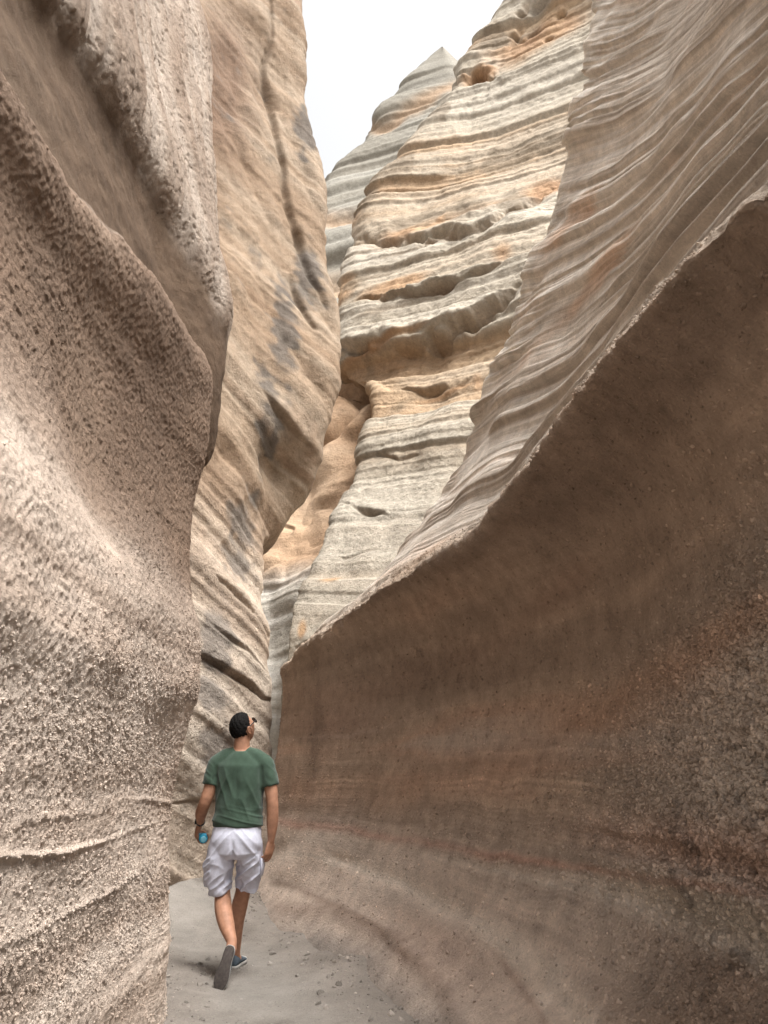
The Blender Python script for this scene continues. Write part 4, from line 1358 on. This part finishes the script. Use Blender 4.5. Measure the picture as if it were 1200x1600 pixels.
def sunglasses():
    bm = bmesh.new()
    for s in (-1, 1):
        pts = [Vector((s * .078, -.012, .010)), Vector((s * .080, .02, .012)), Vector((s * .077, .06, .012)), Vector((s * .068, .088, .012))]
        tube(bm, [HEAD @ p for p in pts], [(.0025, .004), (.003, .005), (.003, .006), (.003, .007)], n=8)
        rim_ = []
        for k in range(17):
            a = 2 * math.pi * k / 16
            lx = s * .036 + .030 * math.cos(a)
            rim_.append(HEAD @ Vector((lx, .108 - 3.6 * lx * lx, .002 + .021 * math.sin(a))))
        tube(bm, rim_, [.0026] * 17, n=6)
    tube(bm, [HEAD @ Vector((-.010, .109, .006)), HEAD @ Vector((0, .112, .009)), HEAD @ Vector((.010, .109, .006))], [.0025] * 3, n=6)
    fr = solid(bm, 'sunglasses', blackp, man)
    for s in (-1, 1):
        bm = bmesh.new()
        rows = []
        for dy in (0, .0025):
            c = bm.verts.new(HEAD @ Vector((s * .036, .1085 - 3.6 * .036 ** 2 - dy, .002)))
            ring = []
            for k in range(16):
                a = 2 * math.pi * k / 16
                lx = s * .036 + .029 * math.cos(a)
                ring.append(bm.verts.new(HEAD @ Vector((lx, .108 - 3.6 * lx * lx - dy, .002 + .020 * math.sin(a)))))
            for k in range(16):
                bm.faces.new((c, ring[k], ring[(k + 1) % 16]))
            rows.append(ring)
        for k in range(16):
            bm.faces.new((rows[0][k], rows[0][(k + 1) % 16], rows[1][(k + 1) % 16], rows[1][k]))
        solid(bm, 'lens', lens, fr)
    return fr


def shoe(M4):
    """one running shoe; local: heel at the origin, toe towards +y, sole on z = 0"""
    bm = bmesh.new()
    prof = [(.000, .020, .030, .080), (.012, .031, .040, .092), (.05, .037, .046, .095), (.09, .039, .044, .083), (.13, .043, .040, .072), (.17, .048, .034, .060), (.21, .050, .027, .048), (.25, .042, .021, .038), (.275, .022, .017, .030)]
    rings = []
    for y, hw, zc, zt in prof:
        ring = []
        for k in range(20):
            a = 2 * math.pi * k / 20
            sx, sz = math.cos(a), math.sin(a)
            z = .018 + (zt - .018) * (.5 + .5 * sz)
            wv = hw * (abs(sx) ** .75) * math.copysign(1, sx) * (1 - .25 * max(0, sz))
            ring.append(bm.verts.new(M4 @ Vector((wv, y, z))))
        rings.append(ring)
    for i in range(len(rings) - 1):
        for k in range(20):
            bm.faces.new((rings[i][k], rings[i][(k + 1) % 20], rings[i + 1][(k + 1) % 20], rings[i + 1][k]))
    bm.faces.new(rings[0])
    bm.faces.new(rings[-1])
    s = solid(bm, 'shoe', shoem, man)
    outline = [(0, -.008), (.022, -.004), (.035, .012), (.039, .05), (.038, .09), (.042, .13), (.050, .17), (.053, .205), (.047, .245), (.030, .278), (0, .290)]
    outline = outline + [(-x, y) for x, y in outline[-2:0:-1]]

    def slab(z0, z1, k, name, mat):
        b2 = bmesh.new()
        n = len(outline)
        lv = []
        for z, kk in ((z0, k * .96), (z0 + .003, k), (z1 - .003, k), (z1, k * .97)):
            lv.append([b2.verts.new(M4 @ Vector((x * kk, .14 + (y - .14) * kk, z + .014 * max(0, (y - .2) / .09) ** 2))) for x, y in outline])
        for i in range(3):
            for q in range(n):
                b2.faces.new((lv[i][q], lv[i][(q + 1) % n], lv[i + 1][(q + 1) % n], lv[i + 1][q]))
        b2.faces.new(lv[0][::-1])
        b2.faces.new(lv[-1])
        solid(b2, name, mat, s)
    slab(.0075, .026, 1.0, 'midsole', rim)
    slab(.0, .0072, .97, 'sole', rubber)
    return s


def frame(heel, toe, upv):
    y = (Vector(toe) - Vector(heel)).normalized()
    z = Vector(upv)
    z = (z - y * z.dot(y)).normalized()
    x = y.cross(z)
    return Matrix(((x.x, y.x, z.x, heel[0]), (x.y, y.y, z.y, heel[1]), (x.z, y.z, z.z, heel[2]), (0, 0, 0, 1)))


BOT_AX = Vector((.30, -.93, -.20)).normalized()          # from the neck end towards the base
BOT_C = Vector((-.283, .175, .885))
BOT_R = .031

body()
shirt()
shorts()
hair()
sunglasses()
shoe(frame((.060, -.292, .278), (.0, -.372, .012), (0, 1, -.25)) @ Matrix.Translation((0, .026, 0)) @ Matrix.Scale(.91, 4))
shoe(frame((-.012, .225, .003), (.005, .505, .003), (0, 0, 1)))

# wrist watch
bm = bmesh.new()
wc, wa = Vector((-.2935, .112, .990)), (Vector((-.297, .125, .975)) - Vector((-.278, .045, 1.05))).normalized()
a1 = wa.cross(Vector((0, 0, 1))).normalized()
a2 = wa.cross(a1)
ring_ = [wc + a1 * (.032 * math.cos(t)) + a2 * (.036 * math.sin(t)) for t in np.linspace(0, 2 * math.pi, 25)]
tube(bm, ring_, [(.0035, .009)] * 25, n=8, ref=a1)
watch = solid(bm, 'watch', blackp, man)
bm = bmesh.new()
dirw = (a1 if a1.x < 0 else -a1)
tube(bm, [wc + dirw * .031, wc + dirw * .040, wc + dirw * .042], [.019, .019, .016], n=20, ref=wa, caps=False)
solid(bm, 'watch_face', lens, watch)

# bottle held in the left hand (rests in the fingers: a thing of its own)
bottle = bpy.data.objects.new('bottle', None)
C.objects.link(bottle)
bottle.location = man.location + BOT_C
tag(bottle, 'small blue plastic bottle in the left hand of the walking man', 'bottle')
bm = bmesh.new()
L = [(-.075, .012), (-.060, .020), (-.048, .0305), (-.02, BOT_R), (0, BOT_R - .001), (.03, BOT_R), (.066, BOT_R), (.074, .028), (.076, .020)]
tube(bm, [BOT_AX * t for t, r in L], [r for t, r in L], n=28, ref=(0, 0, 1), caps=False)
solid(bm, 'bottle_body', blue, bottle)
bm = bmesh.new()
tube(bm, [BOT_AX * .0755, BOT_AX * .079, BOT_AX * .080], [.022, .021, .012], n=24, ref=(0, 0, 1), caps=False)
solid(bm, 'bottle_base', clearcap, bottle)
bm = bmesh.new()
tube(bm, [BOT_AX * -.072, BOT_AX * -.088, BOT_AX * -.094], [.015, .015, .012], n=20, ref=(0, 0, 1), caps=False)
solid(bm, 'cap', blackp, bottle)
